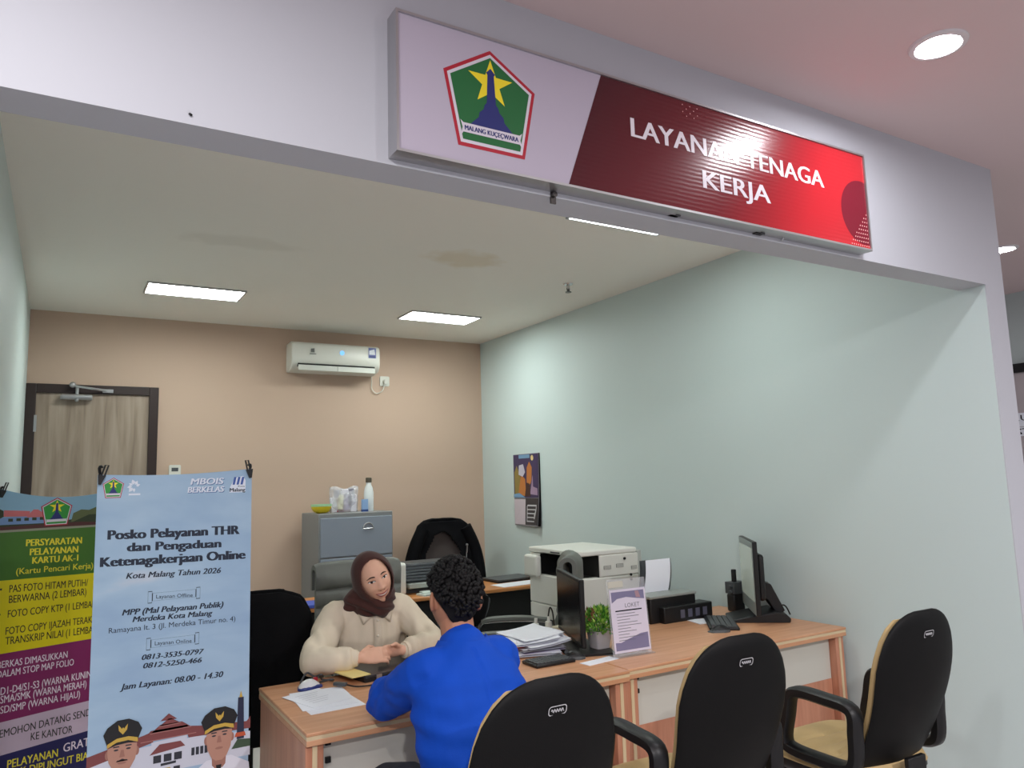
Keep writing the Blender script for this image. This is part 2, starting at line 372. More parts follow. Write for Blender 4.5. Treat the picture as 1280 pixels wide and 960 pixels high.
# ------------------------------------------------------------------ sign box
m_signred = mat('red sign print', (190, 36, 42), .2, spec=.6)
def _red(m):
    N = m.node_tree.nodes; L = m.node_tree.links; b = N['Principled BSDF']
    t = N.new('ShaderNodeTexCoord'); s = N.new('ShaderNodeSeparateXYZ'); L.new(t.outputs['Object'], s.inputs[0])
    a = N.new('ShaderNodeMath'); a.operation = 'MULTIPLY_ADD'; a.inputs[1].default_value = -.55
    L.new(s.outputs['Z'], a.inputs[0]); L.new(s.outputs['X'], a.inputs[2])
    r = N.new('ShaderNodeValToRGB'); e = r.color_ramp.elements
    mr = N.new('ShaderNodeMapRange'); mr.inputs[1].default_value = .4; mr.inputs[2].default_value = 1.95
    L.new(a.outputs[0], mr.inputs[0]); L.new(mr.outputs[0], r.inputs[0])
    e[0].position = 0; e[0].color = rgb(66, 18, 28); e[1].position = 1; e[1].color = rgb(200, 42, 52)
    q = e.new(.45); q.color = rgb(120, 26, 36); q = e.new(.72); q.color = rgb(192, 34, 44)
    L.new(r.outputs[0], b.inputs['Base Color'])
def ribbed(m, st=.06):
    N = m.node_tree.nodes; L = m.node_tree.links; b = N['Principled BSDF']
    t = N.new('ShaderNodeTexCoord'); w = N.new('ShaderNodeTexWave'); w.bands_direction = 'Z'; w.inputs['Scale'].default_value = 22; w.inputs['Distortion'].default_value = 1.5
    q = N.new('ShaderNodeBump'); q.inputs['Strength'].default_value = st; q.inputs['Distance'].default_value = .004
    L.new(t.outputs['Object'], w.inputs['Vector']); L.new(w.outputs['Fac'], q.inputs['Height']); L.new(q.outputs[0], b.inputs['Normal'])
_red(m_signred); ribbed(m_signred)
m_signwhite = mat('white sign print', (190, 182, 198), .25, spec=.5)
m_signtext = mat('white lettering', (236, 228, 236), .25)
sx0, sx1, sz0, sz1 = .68, 2.592, 2.351, 2.731
sg = thing('shop_sign', 'long red and white sign box on the header reading LAYANAN TENAGA KERJA', 'sign', (sx0, Y0, sz0))
W_, H_ = sx1-sx0, sz1-sz0
obj('sign_box', G().box(.004, W_-.004, -.056, -.002, .004, H_-.004), m_signwhite, sg, smooth=0)
g = G().box(0, W_, -.062, -.002, 0, .007).box(0, W_, -.062, -.002, H_-.007, H_).box(0, .007, -.062, -.002, .007, H_-.007).box(W_-.007, W_, -.062, -.002, .007, H_-.007)
obj('frame', g, m_silver, sg, smooth=0)
g = G(); shape(g, [(1.201-sx0, .007), (W_-.007, .007), (W_-.007, H_-.007), (1.335-sx0, H_-.007)], .0566)
obj('red_panel', g, m_signred, sg, smooth=0)
g = G(); a0 = [(W_-.007, .035)]+[(W_-.04+.125*cos(t), .148+.125*sin(t)) for t in [R(90+180*i/30) for i in range(31)] if True]
cx, cz, r = W_-.035, .145, .125
pts = [(cx+r*cos(R(a)), cz+r*sin(R(a))) for a in range(76, 286, 6)]
pts = [(min(p[0], W_-.007), p[1]) for p in pts]
shape(g, [(W_-.007, pts[0][1])]+pts+[(W_-.007, pts[-1][1])], .0569)
obj('dark_circle', g, mat('dark red print', (122, 26, 44), .2), sg, smooth=0)
g = G()
def dot(u, w, r): shape(g, [(u+r*cos(2*pi*k/8), w+r*sin(2*pi*k/8)) for k in range(8)], .0573)
for i in range(9):
    for j in range(9-i):
        dot(W_-.014-.0125*j-(i % 2)*.004, .016+.0155*i, .0028)
obj('dot_pattern', g, mat('pink dots', (238, 170, 170), .4), sg, smooth=0); g = G()
for i in range(4):
    for j in range(5): 
        if (i+j) % 2 == 0: dot(.98+.016*j, H_-.02-.012*i, .002)
obj('dot_pattern', g, mat('pink dots', (238, 170, 170), .4), sg, smooth=0)
g = G(); write(g, 'LAYANAN TENAGA', 1.442-sx0, 2.34-sx0, 2.556-sz0, .06, .0576, .022); obj('text_line', g, m_signtext, sg, smooth=0)
g = G(); write(g, 'KERJA', 1.732-sx0, 2.045-sx0, 2.446-sz0, .06, .0576, .022); obj('text_line', g, m_signtext, sg, smooth=0)
emblem(.955-sx0, 2.5485-sz0, .283, .29, .0564, .0003, sg, m_red, m_egreen)
for u, w in ((1.194-sx0, H_+.012), (2.155-sx0, H_+.012), (1.182-sx0, -.012)):
    obj('bracket', G().box(u-.009, u+.009, -.006, -.0005, w-.022, w+.014).cyl((u, -.006, w+.003), (u, -.016, w+.003), .008), m_steel, sg)

# ------------------------------------------------------------------ back wall things
ac = thing('air_conditioner', 'white split air conditioner high on the beige wall', 'air conditioner', (1.99, BY, 2.5))
prof = [(0, .03), (0, .245), (-.14, .25), (-.185, .235), (-.2, .2), (-.205, .1), (-.195, .06), (-.15, .015), (-.08, .0), (0, .0)]
g = G().prism(prof, -.385, .385, 'yz')
obj('body', g, m_acwhite, ac, bevel=.012, seg=3)
obj('air_slot', G().box(-.335, .335, -.2005, -.15, .035, .062, X=M.Translation((0, -.002, -.002))), m_hole, ac)
obj('flap', G().box(-.335, .335, -.212, -.204, .0, .045).box(-.002, .002, -.214, -.21, .002, .043, 1), [mat('flap plastic', (214, 215, 208), .4), m_copierd], ac, bevel=.003)
obj('display', G().cyl((.04, -.2, .165), (.04, -.2075, .165), .02, n=20), mat('lit blue display', (120, 190, 255), .3, emit=.5), ac)
g = G(); shape(g, [(-.23, .155), (-.2, .155), (-.2, .19), (-.23, .185)], .2085); shape(g, [(-.24, .138), (-.185, .138), (-.185, .145), (-.24, .145)], .2085)
obj('maker_mark', g, m_copierd, ac, smooth=0)
g = G(); shape(g, [(.275, .135), (.345, .135), (.345, .225), (.275, .225)], .2085, 0); shape(g, [(.282, .165), (.338, .165), (.33, .215), (.282, .2)], .2088, 1); shape(g, [(.285, .14), (.335, .14), (.335, .155), (.285, .155)], .2088, 2)
obj('energy_label', g, [mat('blue label', (96, 104, 160), .5), m_paper, mat('dark blue label', (52, 62, 122), .5)], ac, smooth=0)
obj('power_cord', G().tube(smoothpath([(.36, -.05, .0), (.37, -.03, -.05), (.375, -.02, -.11), (.42, -.02, -.15), (.475, -.025, -.12), (.488, -.04, -.05)]), .004, 8), m_acwhite, ac)
so = thing('wall_socket', 'white wall socket with a plug right of the air conditioner', 'socket', (2.49, BY, 2.465))
obj('plate', G().prism(rrect(-.045, .045, -.045, .045, .012), -.012, 0), m_acwhite, so, bevel=.003)
obj('plug', G().cyl((0, -.012, -.005), (0, -.045, -.01), .02, .017), m_acwhite, so)
th = thing('thermostat', 'small white thermostat on the beige wall by the wooden door', 'thermostat', (.757, BY, 1.69))
obj('case', G().prism(rrect(-.042, .042, -.042, .042, .01), -.02, 0), m_acwhite, th, bevel=.003)
obj('screen', G().box(-.024, .024, -.0212, -.019, -.008, .02), m_greyd, th)

# ------------------------------------------------------------------ calendar on the right wall
XC = M.Rotation(R(-90), 4, 'Z')
ca = thing('wall_calendar', 'tall picture calendar hanging on the green wall', 'calendar', (XR, 5.61, 1.147))
def cal_pt(u, w, o): return V((-.012-o-.02*max(0, (.25-w))*4*(u > 0), -u, w))
g = G().grid(8, 12, lambda a, b: (-.014-(.03*(1-b)**3)*a, .21-.42*a, .618*b)).grid(8, 12, lambda a, b: (-.002-(.012*(1-b)**3)*a, .21-.42*a, .618*b), 1)
obj('pages', g, [mat('calendar page', (150, 146, 152), .5), mat('calendar back', (36, 34, 40), .6)], ca, smooth=0)
def calshape(g, pts, o, mi=0): g.poly([(-.0165-o-(.03*(1-w/.618)**3)*(u/.42), .21-u, w) for u, w in pts], mi)
g = G()
calshape(g, [(.005, .24), (.415, .24), (.415, .615), (.005, .615)], 0, 0)
calshape(g, [(.02, .26), (.1, .24), (.12, .42), (.06, .52), (.02, .46)], .0006, 2)
calshape(g, [(.08, .27), (.21, .25), (.2, .4), (.13, .44)], .0009, 1)
calshape(g, [(.22, .35), (.3, .35), (.31, .5), (.27, .55), (.23, .5)], .0009, 1)
calshape(g, [(.09, .44), (.16, .42), (.2, .46), (.17, .53), (.1, .52)], .0012, 3)
calshape(g, [(.28, .27), (.4, .26), (.39, .42), (.32, .43)], .0012, 4)
calshape(g, [(.19, .25), (.29, .25), (.27, .36), (.22, .37)], .0013, 6)
calshape(g, [(.0, .24), (.2, .24), (.1, .28), (.0, .27)], .0015, 5); calshape(g, [(.1, .58), (.28, .58), (.28, .612), (.1, .612)], .0015, 5)
calshape(g, [(.32+.022*cos(a*.63), .58+.024*sin(a*.63)) for a in range(10)], .0015, 7)
obj('picture', g, [mat('cal purple', (66, 54, 92), .5), mat('cal orange', (196, 122, 62), .5), mat('cal ochre', (150, 130, 70), .5), mat('cal pale', (206, 200, 214), .5), mat('cal mauve', (168, 142, 170), .5), mat('cal blue', (122, 160, 196), .5), mat('cal brown', (72, 44, 40), .5), mat('cal cream', (240, 214, 150), .5)], ca, smooth=0)
g = G(); calshape(g, [(.005, .01), (.2, .01), (.2, .225), (.005, .225)], 0, 0); calshape(g, [(.2, .01), (.415, .01), (.415, .235), (.2, .235)], .0003, 1)
calshape(g, [(.225, .035), (.385, .035), (.385, .18), (.225, .18)], .0008, 2)
for k in range(4): calshape(g, [(.235, .045+.033*k), (.375, .045+.033*k), (.375, .068+.033*k), (.235, .068+.033*k)], .0012, 1)
obj('month_sheet', g, [mat('cal sheet', (206, 194, 204), .5), mat('cal dark sheet', (60, 56, 60), .5), mat('cal grid', (196, 196, 200), .5)], ca, smooth=0)

# ------------------------------------------------------------------ filing cabinet and what stands on it
fc = thing('filing_cabinet', 'grey blue steel filing cabinet against the beige wall', 'cabinet', (2.03, 6.09, 0))
w, d, h = .305, .24, 1.32
obj('body', G().box(-w, w, -d, d, 0, h), m_cabside, fc, bevel=.006)
for k in range(4):
    z0 = .05+.312*k
    dd = obj('drawer', G().box(-w+.012, w-.012, -d-.014, -d, z0, z0+.3), m_cab, fc, bevel=.004)
    obj('drawer_handle', G().tube([(x+.09, -d-.018, z+z0) for x, z in [(-.042, .205)]+[(.042*cos(R(180-a)), .205+.045*sin(R(a))) for a in range(15, 180, 15)]+[(.042, .205)]], .0045, 8, closed=True), m_silver, dd)
TOP = 1.32
b = thing('bowl', 'yellow bowl with a pale green rim on the filing cabinet', 'bowl', (1.80, 6.03, TOP))
obj('bowl_body', G().lathe([(.035, 0), (.06, .012), (.078, .04), (.08, .056), (.076, .056), (.07, .035), (.04, .012), (0, .01)], n=32), mat('yellow plastic', (226, 200, 30), .35), b)
obj('rim', G().lathe([(.0805, .055), (.082, .06), (.081, .072), (.076, .072), (.076, .055)], n=32), mat('pale green plastic', (176, 222, 176), .4), b)
b = thing('plastic_bag', 'clear plastic bag of small packets on the filing cabinet', 'bag', (1.995, 6.06, TOP))
def bagf(a, c):
    x = -.12+.24*a; z = .2*c+.012*sin(9*a)*c; bul = sin(pi*a)**.5*sin(pi*min(1, c*.9+.1))**.7 if 0 < a < 1 else 0
    n = noise.noise(V((x*30, z*30, 1)))*.012
    return x, bul, n, z
g = G().grid(20, 16, lambda a, c: (lambda q: (q[0], -.055*q[1]+q[2], q[3]))(bagf(a, c))).grid(20, 16, lambda a, c: (lambda q: (q[0], .055*q[1]+q[2], q[3]))(bagf(a, c)))
obj('film', g, mat('clear film', (240, 240, 246), .15, trans=0, alpha=.38, spec=.8), b, smooth=60)
pm = [mat('packet '+n, c, .5) for n, c in (('white', (232, 228, 236)), ('cream', (240, 236, 196)), ('lilac', (206, 196, 222)), ('grey', (150, 148, 160)), ('dark', (70, 66, 84)), ('red', (150, 50, 66)))]
for k, (x, z, ww, hh, mi) in enumerate([(-.085, 0, .05, .12, 0), (-.04, .02, .04, .12, 1), (.015, .01, .05, .13, 2), (.07, .0, .05, .14, 0), (-.06, .12, .05, .06, 3), (.0, .135, .06, .05, 0), (.06, .13, .05, .06, 3), (.045, .07, .03, .06, 4), (-.04, .0, .06, .02, 5)]):
    obj('packet', G().box(-ww/2, ww/2, -.012, .012, 0, hh, X=M.Translation((x, -.012-.012*(k % 2), z+.002)) @ M.Rotation(R((k*37) % 13-6), 4, 'Y')), pm[mi], b, bevel=.005)
b = thing('water_bottle', 'white metal water bottle with a steel cap on the filing cabinet', 'bottle', (2.20, 6.04, TOP))
obj('bottle_body', G().lathe([(.036, 0), (.04, .01), (.04, .15), (.033, .19), (.022, .215), (.021, .235)], n=28), mat('white enamel', (236, 240, 240), .3), b)
obj('cap', G().lathe([(.024, .235), (.025, .24), (.025, .272), (.02, .276), (0, .276)], n=24), mat('cap steel', (120, 112, 98), .35, .7), b)
b = thing('bottle_carton', 'small blue and white carton before the white bottle on the filing cabinet', 'carton', (2.14, 5.97, TOP))
obj('box', G().box(-.025, .025, -.015, .015, 0, .1), mat('pale blue card', (150, 182, 226), .5), b, bevel=.002)
obj('printed_band', G().box(-.0255, .0255, -.0155, .0155, 0, .018), mat('dark blue card', (46, 76, 140), .5), b)

# ------------------------------------------------------------------ desks
def desk(name, label, x0, x1, y0, y1, group, gaps=True):
    t = thing(name, label, 'desk', ((x0+x1)/2, (y0+y1)/2, 0), 0, group); w, d = (x1-x0)/2, (y1-y0)/2
    obj('desktop', G().box(-w, w, -d, d, .738, .75), m_wood, t, bevel=.003)
    obj('edge_strip', G().box(-w+.002, w-.002, -d+.002, d-.002, .726, .738), m_strip, t)
    obj('apron', G().box(-w+.001, w-.001, -d+.001, d-.001, .708, .726), m_wood, t, bevel=.002)
    for s in (-1, 1):
        xx = s*(w-.033)
        l = obj('end_panel', G().box(xx-.03, xx+.03, -d+.02, d-.02, .0, .708), m_woodv, t, bevel=.003)
        obj('edge_strip', G().box(xx-.008, xx+.008, -d+.0175, -d+.02, .0, .708), m_strip, l, smooth=0)
    a = w-.066
    obj('modesty_panel', G().box(-a, a, -d+.06, -d+.075, .5, .708), m_panel, t, smooth=0)
    obj('kick_panel', G().box(-a, a, -d+.058, -d+.077, .27, .5), m_woodv, t, smooth=0)
    for z in (.64, .695): obj('panel_clip', G().box(-a+.012, -a+.03, -d+.05, -d+.06, z-.009, z+.009), m_black, t)
    return t
desk('office_desk', 'beech desk with cream edging where the two people sit', .705, 2.029, 2.515, 3.191, 'beech service desks')
desk('office_desk', 'beech desk with cream edging against the green wall, under the right monitor', 2.035, 3.449, 2.535, 3.40, 'beech service desks')
def plain_desk(label, x0, x1, y0, y1, h, top):
    t = thing('side_desk', label, 'desk', ((x0+x1)/2, (y0+y1)/2, 0), 0); w, d = (x1-x0)/2, (y1-y0)/2
    obj('desktop', G().box(-w, w, -d, d, h-.028, h), top, t, bevel=.008)
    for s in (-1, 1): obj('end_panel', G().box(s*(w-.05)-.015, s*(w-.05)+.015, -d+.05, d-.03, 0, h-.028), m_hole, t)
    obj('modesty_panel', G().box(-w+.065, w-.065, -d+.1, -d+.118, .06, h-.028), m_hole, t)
    return t
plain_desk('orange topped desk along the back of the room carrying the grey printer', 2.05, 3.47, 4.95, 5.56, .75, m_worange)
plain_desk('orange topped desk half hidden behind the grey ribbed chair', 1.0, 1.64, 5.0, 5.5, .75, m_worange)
f = thing('document_folder', 'blue folder on the desk behind the left black chair', 'folder', (1.45, 5.1, .75))
obj('cover', G().box(-.15, .15, -.1, .1, 0, .022), mat('blue folder card', (70, 92, 190), .5), f, bevel=.003)
obj('sheets', G().box(-.142, .152, -.095, .095, .004, .018), m_paper, f)

# printer on the back desk
p = thing('desktop_printer', 'grey desktop printer with louvred front on the orange back desk', 'printer', (2.36, 5.24, .75))
obj('side_cover', G().prism(rrect(-.12, .16, 0, .222, .025), -.285, -.22, 'yz'), m_copier, p, bevel=.006)
obj('side_cover', G().prism(rrect(-.12, .16, 0, .222, .025), .22, .27, 'yz'), m_copier, p, bevel=.006)
g = G().box(-.22, .22, -.06, .15, .0, .21)
obj('body', g, m_greyd, p, bevel=.004)
g = G()
for k in range(6): g.box(-.22, .22, -.1+.006*k, -.06, .09+.02*k, .104+.02*k)
obj('louvre', g, mat('slate plastic', (96, 102, 108), .45), p, bevel=.002)
obj('paper_tray', G().box(-.2, .2, -.13, -.06, .04, .075), mat('pale tray', (172, 178, 172), .5), p, bevel=.006)
pp = tag(obj('paper_sheets', G().box(-.12, .1, -.07, .04, 0, .012, X=M.Rotation(R(10), 4, 'Z')).box(-.09, .13, -.06, .05, .012, .02, X=M.Rotation(R(-8), 4, 'Z')), mat('pale green paper', (206, 216, 208), .8), None, (2.32, 5.05, .75)), 'loose pale papers lying in front of the grey printer', 'paper')
lp = thing('laptop', 'closed black laptop on the orange back desk', 'laptop', (3.11, 5.33, .75), R(4))
obj('base', G().prism(rrect(-.18, .18, -.12, .12, .012), 0, .014, 'xy'), m_black, lp, bevel=.002)
obj('lid', G().prism(rrect(-.18, .18, -.12, .12, .012), .015, .024, 'xy'), m_greyd, lp, bevel=.002)
tag(obj('paper_sheet', G().box(-.2, .2, -.09, .09, 0, .003), m_paper, None, (3.05, 5.08, .75), R(6)), 'white sheet of paper in front of the closed laptop on the back desk', 'paper')
pc = thing('pen_cup', 'small wooden pen cup beside the copier', 'pen cup', (3.30, 5.33, .75))
obj('cup', G().lathe([(.026, 0), (.028, .08), (.024, .08), (.022, .006), (0, .006)]), m_worange, pc)
obj('pen', G().cyl((.0, 0, .008), (.015, .005, .13), .006), m_black, pc)

# ------------------------------------------------------------------ copier on its stand
tb = thing('copier_stand', 'dark low cabinet carrying the white copier', 'cabinet', (2.87, 3.98, 0))
obj('body', G().box(-.21, .21, -.26, .26, .05, .674), m_greyd, tb, bevel=.006)
obj('plinth', G().box(-.19, .19, -.24, .24, 0, .05), m_black, tb)
cp = thing('photocopier', 'big off white photocopier standing behind the desk monitor', 'copier', (2.65, 3.7, .674))
# local: x 0..0.44 away from the front, y 0..0.56 along the front
g = G().box(0, .44, 0, .56, 0, .27).box(.14, .44, 0, .56, .27, .40).box(0, .14, .44, .56, .27, .395)
obj('body', g, m_copier, cp, bevel=.008)
obj('output_recess', G().box(.135, .1395, .005, .44, .272, .398).box(.0, .1395, .05, .44, .2705, .2735).box(.002, .138, .4365, .4397, .274, .394), m_hole, cp)
obj('scanner_lid', G().box(-.01, .43, .0, .56, .40, .432), mat('copier lid', (236, 236, 228), .4), cp, bevel=.008)
obj('control_panel', G().box(-.045, .0, .42, .57, .25, .385), m_copier, cp, bevel=.015, seg=3)
obj('lid_grip', G().box(-.013, -.008, .2, .3, .408, .416), m_greyd, cp)
d1 = obj('paper_drawer', G().box(-.012, 0, .01, .55, .0, .085), m_copier, cp, bevel=.004)
obj('drawer_grip', G().box(-.014, -.01, .12, .24, .03, .055), m_copierd, d1)
obj('front_door', G().box(-.012, 0, .01, .55, .09, .262), m_copier, cp, bevel=.004)
for x, z, ww in ((.17, .315, .055), (.265, .32, .055), (.38, .3, .045)):
    g = G().box(x, x+ww, -.0015, .001, z, z+.022)
    for k in range(4): g.box(x+.003, x+ww-.003, -.003, -.0015, z+.002+.005*k, z+.0045+.005*k, 1)
    obj('side_vent', g, [m_copierd, m_copier], cp, smooth=0)
for x, z in ((.375, .27), (.375, .243), (.33, .37)): obj('socket', G().cyl((x, .0, z), (x, -.006, z), .008), m_black, cp)
obj('rear_cover', G().box(.445, .475, .01, .55, .02, .41), mat('rear cover grey', (186, 190, 184), .5), cp, bevel=.004)
ps = thing('power_strip', 'cream power strip at the back of the desk between the papers and the monitor', 'power strip', (2.17, 3.33, .75), R(2))
obj('body', G().box(-.15, .17, -.025, .025, 0, .035), mat('cream plastic', (216, 208, 180), .5), ps, bevel=.006)
for x in (-.08, .0, .125): obj('plug', G().cyl((x, 0, .035), (x, 0, .065), .017).cyl((x, 0, .06), (x+.004, .0, .09), .008), m_copier if x < .1 else m_greyd, ps)
obj('cord', G().tube(smoothpath([(.0, 0, .09), (.02, .01, .13), (.05, .03, .1), (.08, .06, .02)]), .004, 8), m_black, ps)

# ------------------------------------------------------------------ monitors
def monitor_panel(t, w, h, z0, thick, mscreen, bez=.012, mirror=1):
    obj('casing', G().box(-w/2, w/2, -thick/2, thick/2, z0, z0+h), m_black, t, bevel=.004)
    obj('screen', G().box(-w/2+bez, w/2-bez, -thick/2-.0015, -thick/2, z0+bez*1.6, z0+h-bez), mscreen, t, smooth=0)
m_scr = mat('dark glossy screen', (16, 17, 20), .22, spec=.5)
# local: screen looks along -Y
mo = thing('desktop_monitor', 'thin black monitor on a flat foot in the middle of the desks', 'monitor', (2.13, 3.07, .75), R(248))
monitor_panel(mo, .5, .3, .03, .022, m_scr)
obj('rear_housing', G().box(-.11, .11, .011, .035, .07, .25), m_black, mo, bevel=.006)
obj('neck', G().box(-.03, .03, .012, .035, .01, .1), m_black, mo, bevel=.004)
obj('foot', G().prism(rrect(-.16, .16, -.11, .11, .012), 0, .011, 'xy', X=M.Translation((.11, .03, 0))), m_black, mo, bevel=.003)
mo2 = thing('desktop_monitor', 'monitor with a pale grey screen on a wedge stand by the green wall', 'monitor', (3.27, 2.98, .75), R(231))
t = mo2
obj('casing', G().box(-.225, .225, -.012, .012, .05, .43), m_black, t, bevel=.004)
obj('bezel', G().box(-.222, .222, -.0145, -.012, .053, .427), mat('grey glossy bezel', (128, 136, 134), .3), t, bevel=.002)
obj('screen', G().box(-.205, .205, -.016, -.0145, .12, .395), mat('pale emissive screen', (150, 158, 148), .2, spec=.6, emit=.22), t, smooth=0)  # pale base colour plus weak emission
obj('rear_housing', G().box(-.18, .18, .012, .05, .12, .36), m_black, t, bevel=.015)
obj('arm', G().prism([(.04, .18), (.07, .2), (.1, .19), (.165, .05), (.12, .03), (.08, .1), (.04, .13)], -.05, .05, 'yz'), m_black, t, bevel=.006)
obj('foot', G().prism([(-.13, 0), (-.13, .012), (-.05, .03), (.1, .055), (.155, .045), (.18, .02), (.175, 0)], -.12, .12, 'yz'), m_black, t, bevel=.006)
obj('cable', G().tube(smoothpath([(0, .05, .15), (.03, .1, .07), (.05, .16, .08), (.04, .19, .03)]), .004, 8), m_black, t)
wc = thing('desk_camera', 'small black device on a post behind the right keyboard', 'camera', (3.40, 3.21, .75))
obj('base', G().box(-.05, .04, -.03, .03, 0, .1), m_black, wc, bevel=.01)
obj('head', G().box(-.05, .045, -.035, .035, .1, .165).cyl((-.05, -.01, .14), (-.065, -.01, .14), .01).cyl((-.05, -.01, .11), (-.065, -.01, .11), .01), m_greyd, wc, bevel=.008)
obj('antenna', G().box(-.02, .0, -.012, .012, .165, .235), m_black, wc, bevel=.003)

# keyboards and mice
def keyboard(label, x, y, rz, w, d):
    k = thing('keyboard', label, 'keyboard', (x, y, .75), rz, 'black keyboards on the desks')
    obj('case', G().box(-w/2, w/2, -d/2, d/2, 0, .014), m_black, k, bevel=.004)
    g = G(); nx, ny = int(w/.02), 5
    for i in range(nx):
        for j in range(ny):
            g.box(-w/2+.01+i*(w-.02)/nx, -w/2+.01+(i+.86)*(w-.02)/nx, -d/2+.01+j*(d-.02)/ny, -d/2+.01+(j+.84)*(d-.02)/ny, .014, .019)
    obj('keys', g, m_greyd, k, smooth=0)
def mouse(label, x, y, rz, m1, m2, group):
    k = thing('computer_mouse', label, 'mouse', (x, y, .75), rz, group)
    rings = []
    for i in range(9):
        a = -1+2*i/8; ww = .032*sqrt(max(.03, 1-abs(a)**2.6))*(1-.08*cos(pi*a)); hh = .036*max(.12, (1-abs(a+.15)**2.2))
        rings.append([V((ww*cos(q), .055*a, max(0, hh*sin(q)))) for q in [pi*j/12 for j in range(13)]])
    obj('shell', G().loft(rings), m1, k, smooth=60)
    obj('side_grip', G().loft([[V((p.x*1.03, p.y*1.02, min(p.z, .014))) for p in r] for r in rings]), m2, k, smooth=60)
    obj('wheel', G().cyl((-.004, .026, .028), (.004, .026, .028), .009), m_red if m1 is not m_black else m_greyd, k)
    return k
keyboard('black keyboard lying in front of the papers by the man in blue', 1.84, 2.83, R(0), .20, .12)
keyboard('black keyboard in front of the monitor on the right desk', 3.03, 2.98, R(50), .34, .15)
mouse('black mouse beside the foot of the middle monitor', 1.965, 2.83, R(50), m_black, m_greyd, 'black mice')
mouse('black mouse by the keyboard on the right desk', 2.875, 2.845, R(60), m_black, m_greyd, 'black mice')
mouse('white and blue computer mouse at the left end of the desk', .872, 3.06, R(-65), mat('white mouse plastic', (228, 228, 230), .3), mat('navy mouse plastic', (40, 56, 128), .35), None)
# earphone tangle behind the white mouse
c = tag(obj('charging_cable', G().tube(smoothpath([(-.03, .06, .004), (.0, .08, .035), (.03, .07, .02), (.05, .04, .03), (.06, .07, .004), (.09, .02, .006), (.07, -.02, .02), (.04, .03, .004)]), .004, 8), m_greyd, None, (.885, 3.08, .75)), 'dark coiled cable behind the white and blue mouse', 'cable')
# laptop under the woman's hands
lp = thing('laptop', 'closed black laptop under the hands of the woman', 'laptop', (1.075, 2.995, .75), R(12))
obj('base', G().prism(rrect(0, .36, 0, .25, .012), 0, .016, 'xy'), m_black, lp, bevel=.002)
obj('lid', G().prism(rrect(0, .36, 0, .25, .012), .017, .026, 'xy'), mat('dark laptop lid', (46, 48, 52), .35), lp, bevel=.002)
obj('latch', G().box(.05, .075, -.003, 0, .006, .024), m_silver, lp)
np_ = tag(obj('note_pad', G().box(-.055, .03, .01, .23, .0265, .03, X=M.Rotation(R(12), 4, 'Z')), mat('yellow note paper', (236, 214, 140), .8), None, (1.075, 2.995, .75)), 'strip of yellow note paper on the left edge of the laptop', 'notepad')
# papers
pa = thing('paper_sheets', 'white printed sheets spread on the left end of the desk', 'paper', (.87, 2.87, .75))
for i, (x, y, a, w, h) in enumerate([(-.0, -.02, 14, .20, .28), (.0, .015, 8, .2, .26), (-.02, .03, 28, .16, .22)]):
    sh = obj('sheet', G().box(-w/2, w/2, -h/2, h/2, .0012*i, .0012*i+.001, X=M.Translation((x, y, 0)) @ M.Rotation(R(a-12), 4, 'Z')), m_paper, pa, smooth=0)
    g = G()
    if i == 2:
        for k in range(6): g.box(-w*.3, w*(.3-.1*(k % 3)), h*.3-k*.024, h*.3-k*.024+.004, .0036, .0038, X=M.Translation((x, y, 0)) @ M.Rotation(R(a-12), 4, 'Z'))
        obj('printing', g, mat('pale print', (196, 198, 208), .8), sh, smooth=0)
u = thing('usb_plug', 'dark cable plug lying across the white sheets', 'cable', (.975, 2.985, .757))
obj('plug', G().box(-.035, .02, -.01, .01, 0, .014, X=M.Rotation(R(-50), 4, 'Z')), m_greyd, u, bevel=.003)
obj('cord', G().tube(smoothpath([(.014, -.018, .006), (.05, -.045, .0), (.12, -.045, -.003), (.18, -.02, -.004), (.24, .0, -.004)]), .003, 8), m_black, u)
st = thing('paper_stack', 'untidy stack of papers in folders right of the man in blue', 'papers', (1.92, 3.08, .75), R(-8))
for i in range(8):
    a = (i*53) % 21-10; w, h = .21, .3
    c = m_paper if i not in (1, 4) else mat('lilac folder', (200, 190, 214), .7) if i == 1 else mat('red folder edge', (196, 92, 86), .7)
    z = .007*i
    g = G().grid(6, 6, lambda p, q: (-w/2+w*p, -h/2+h*q, z+.008+.02*p*p*(i > 3)+.004*sin(5*q+i))).grid(6, 6, lambda p, q: (-w/2+w*p, -h/2+h*q, z+.02*p*p*(i > 3)+.004*sin(5*q+i)))
    o = obj('sheet_bundle', g, c, st, ((i % 3)*.012-.01, (i*7 % 5)*.012, .006), R(a), smooth=0)
g = G()
tag(obj('paper_slip', G().box(-.09, .09, -.03, .03, 0, .002), m_paper, None, (2.03, 2.72, .75), R(8)), 'narrow white slip of paper in front of the middle monitor foot', 'paper')
tag(obj('paper_sheet', G().box(-.11, .11, -.065, .065, 0, .003, X=M.Rotation(R(-12), 4, 'Z')), m_paper, None, (3.06, 3.085, .7502)), 'white sheet between the ink printer and the right keyboard', 'paper')

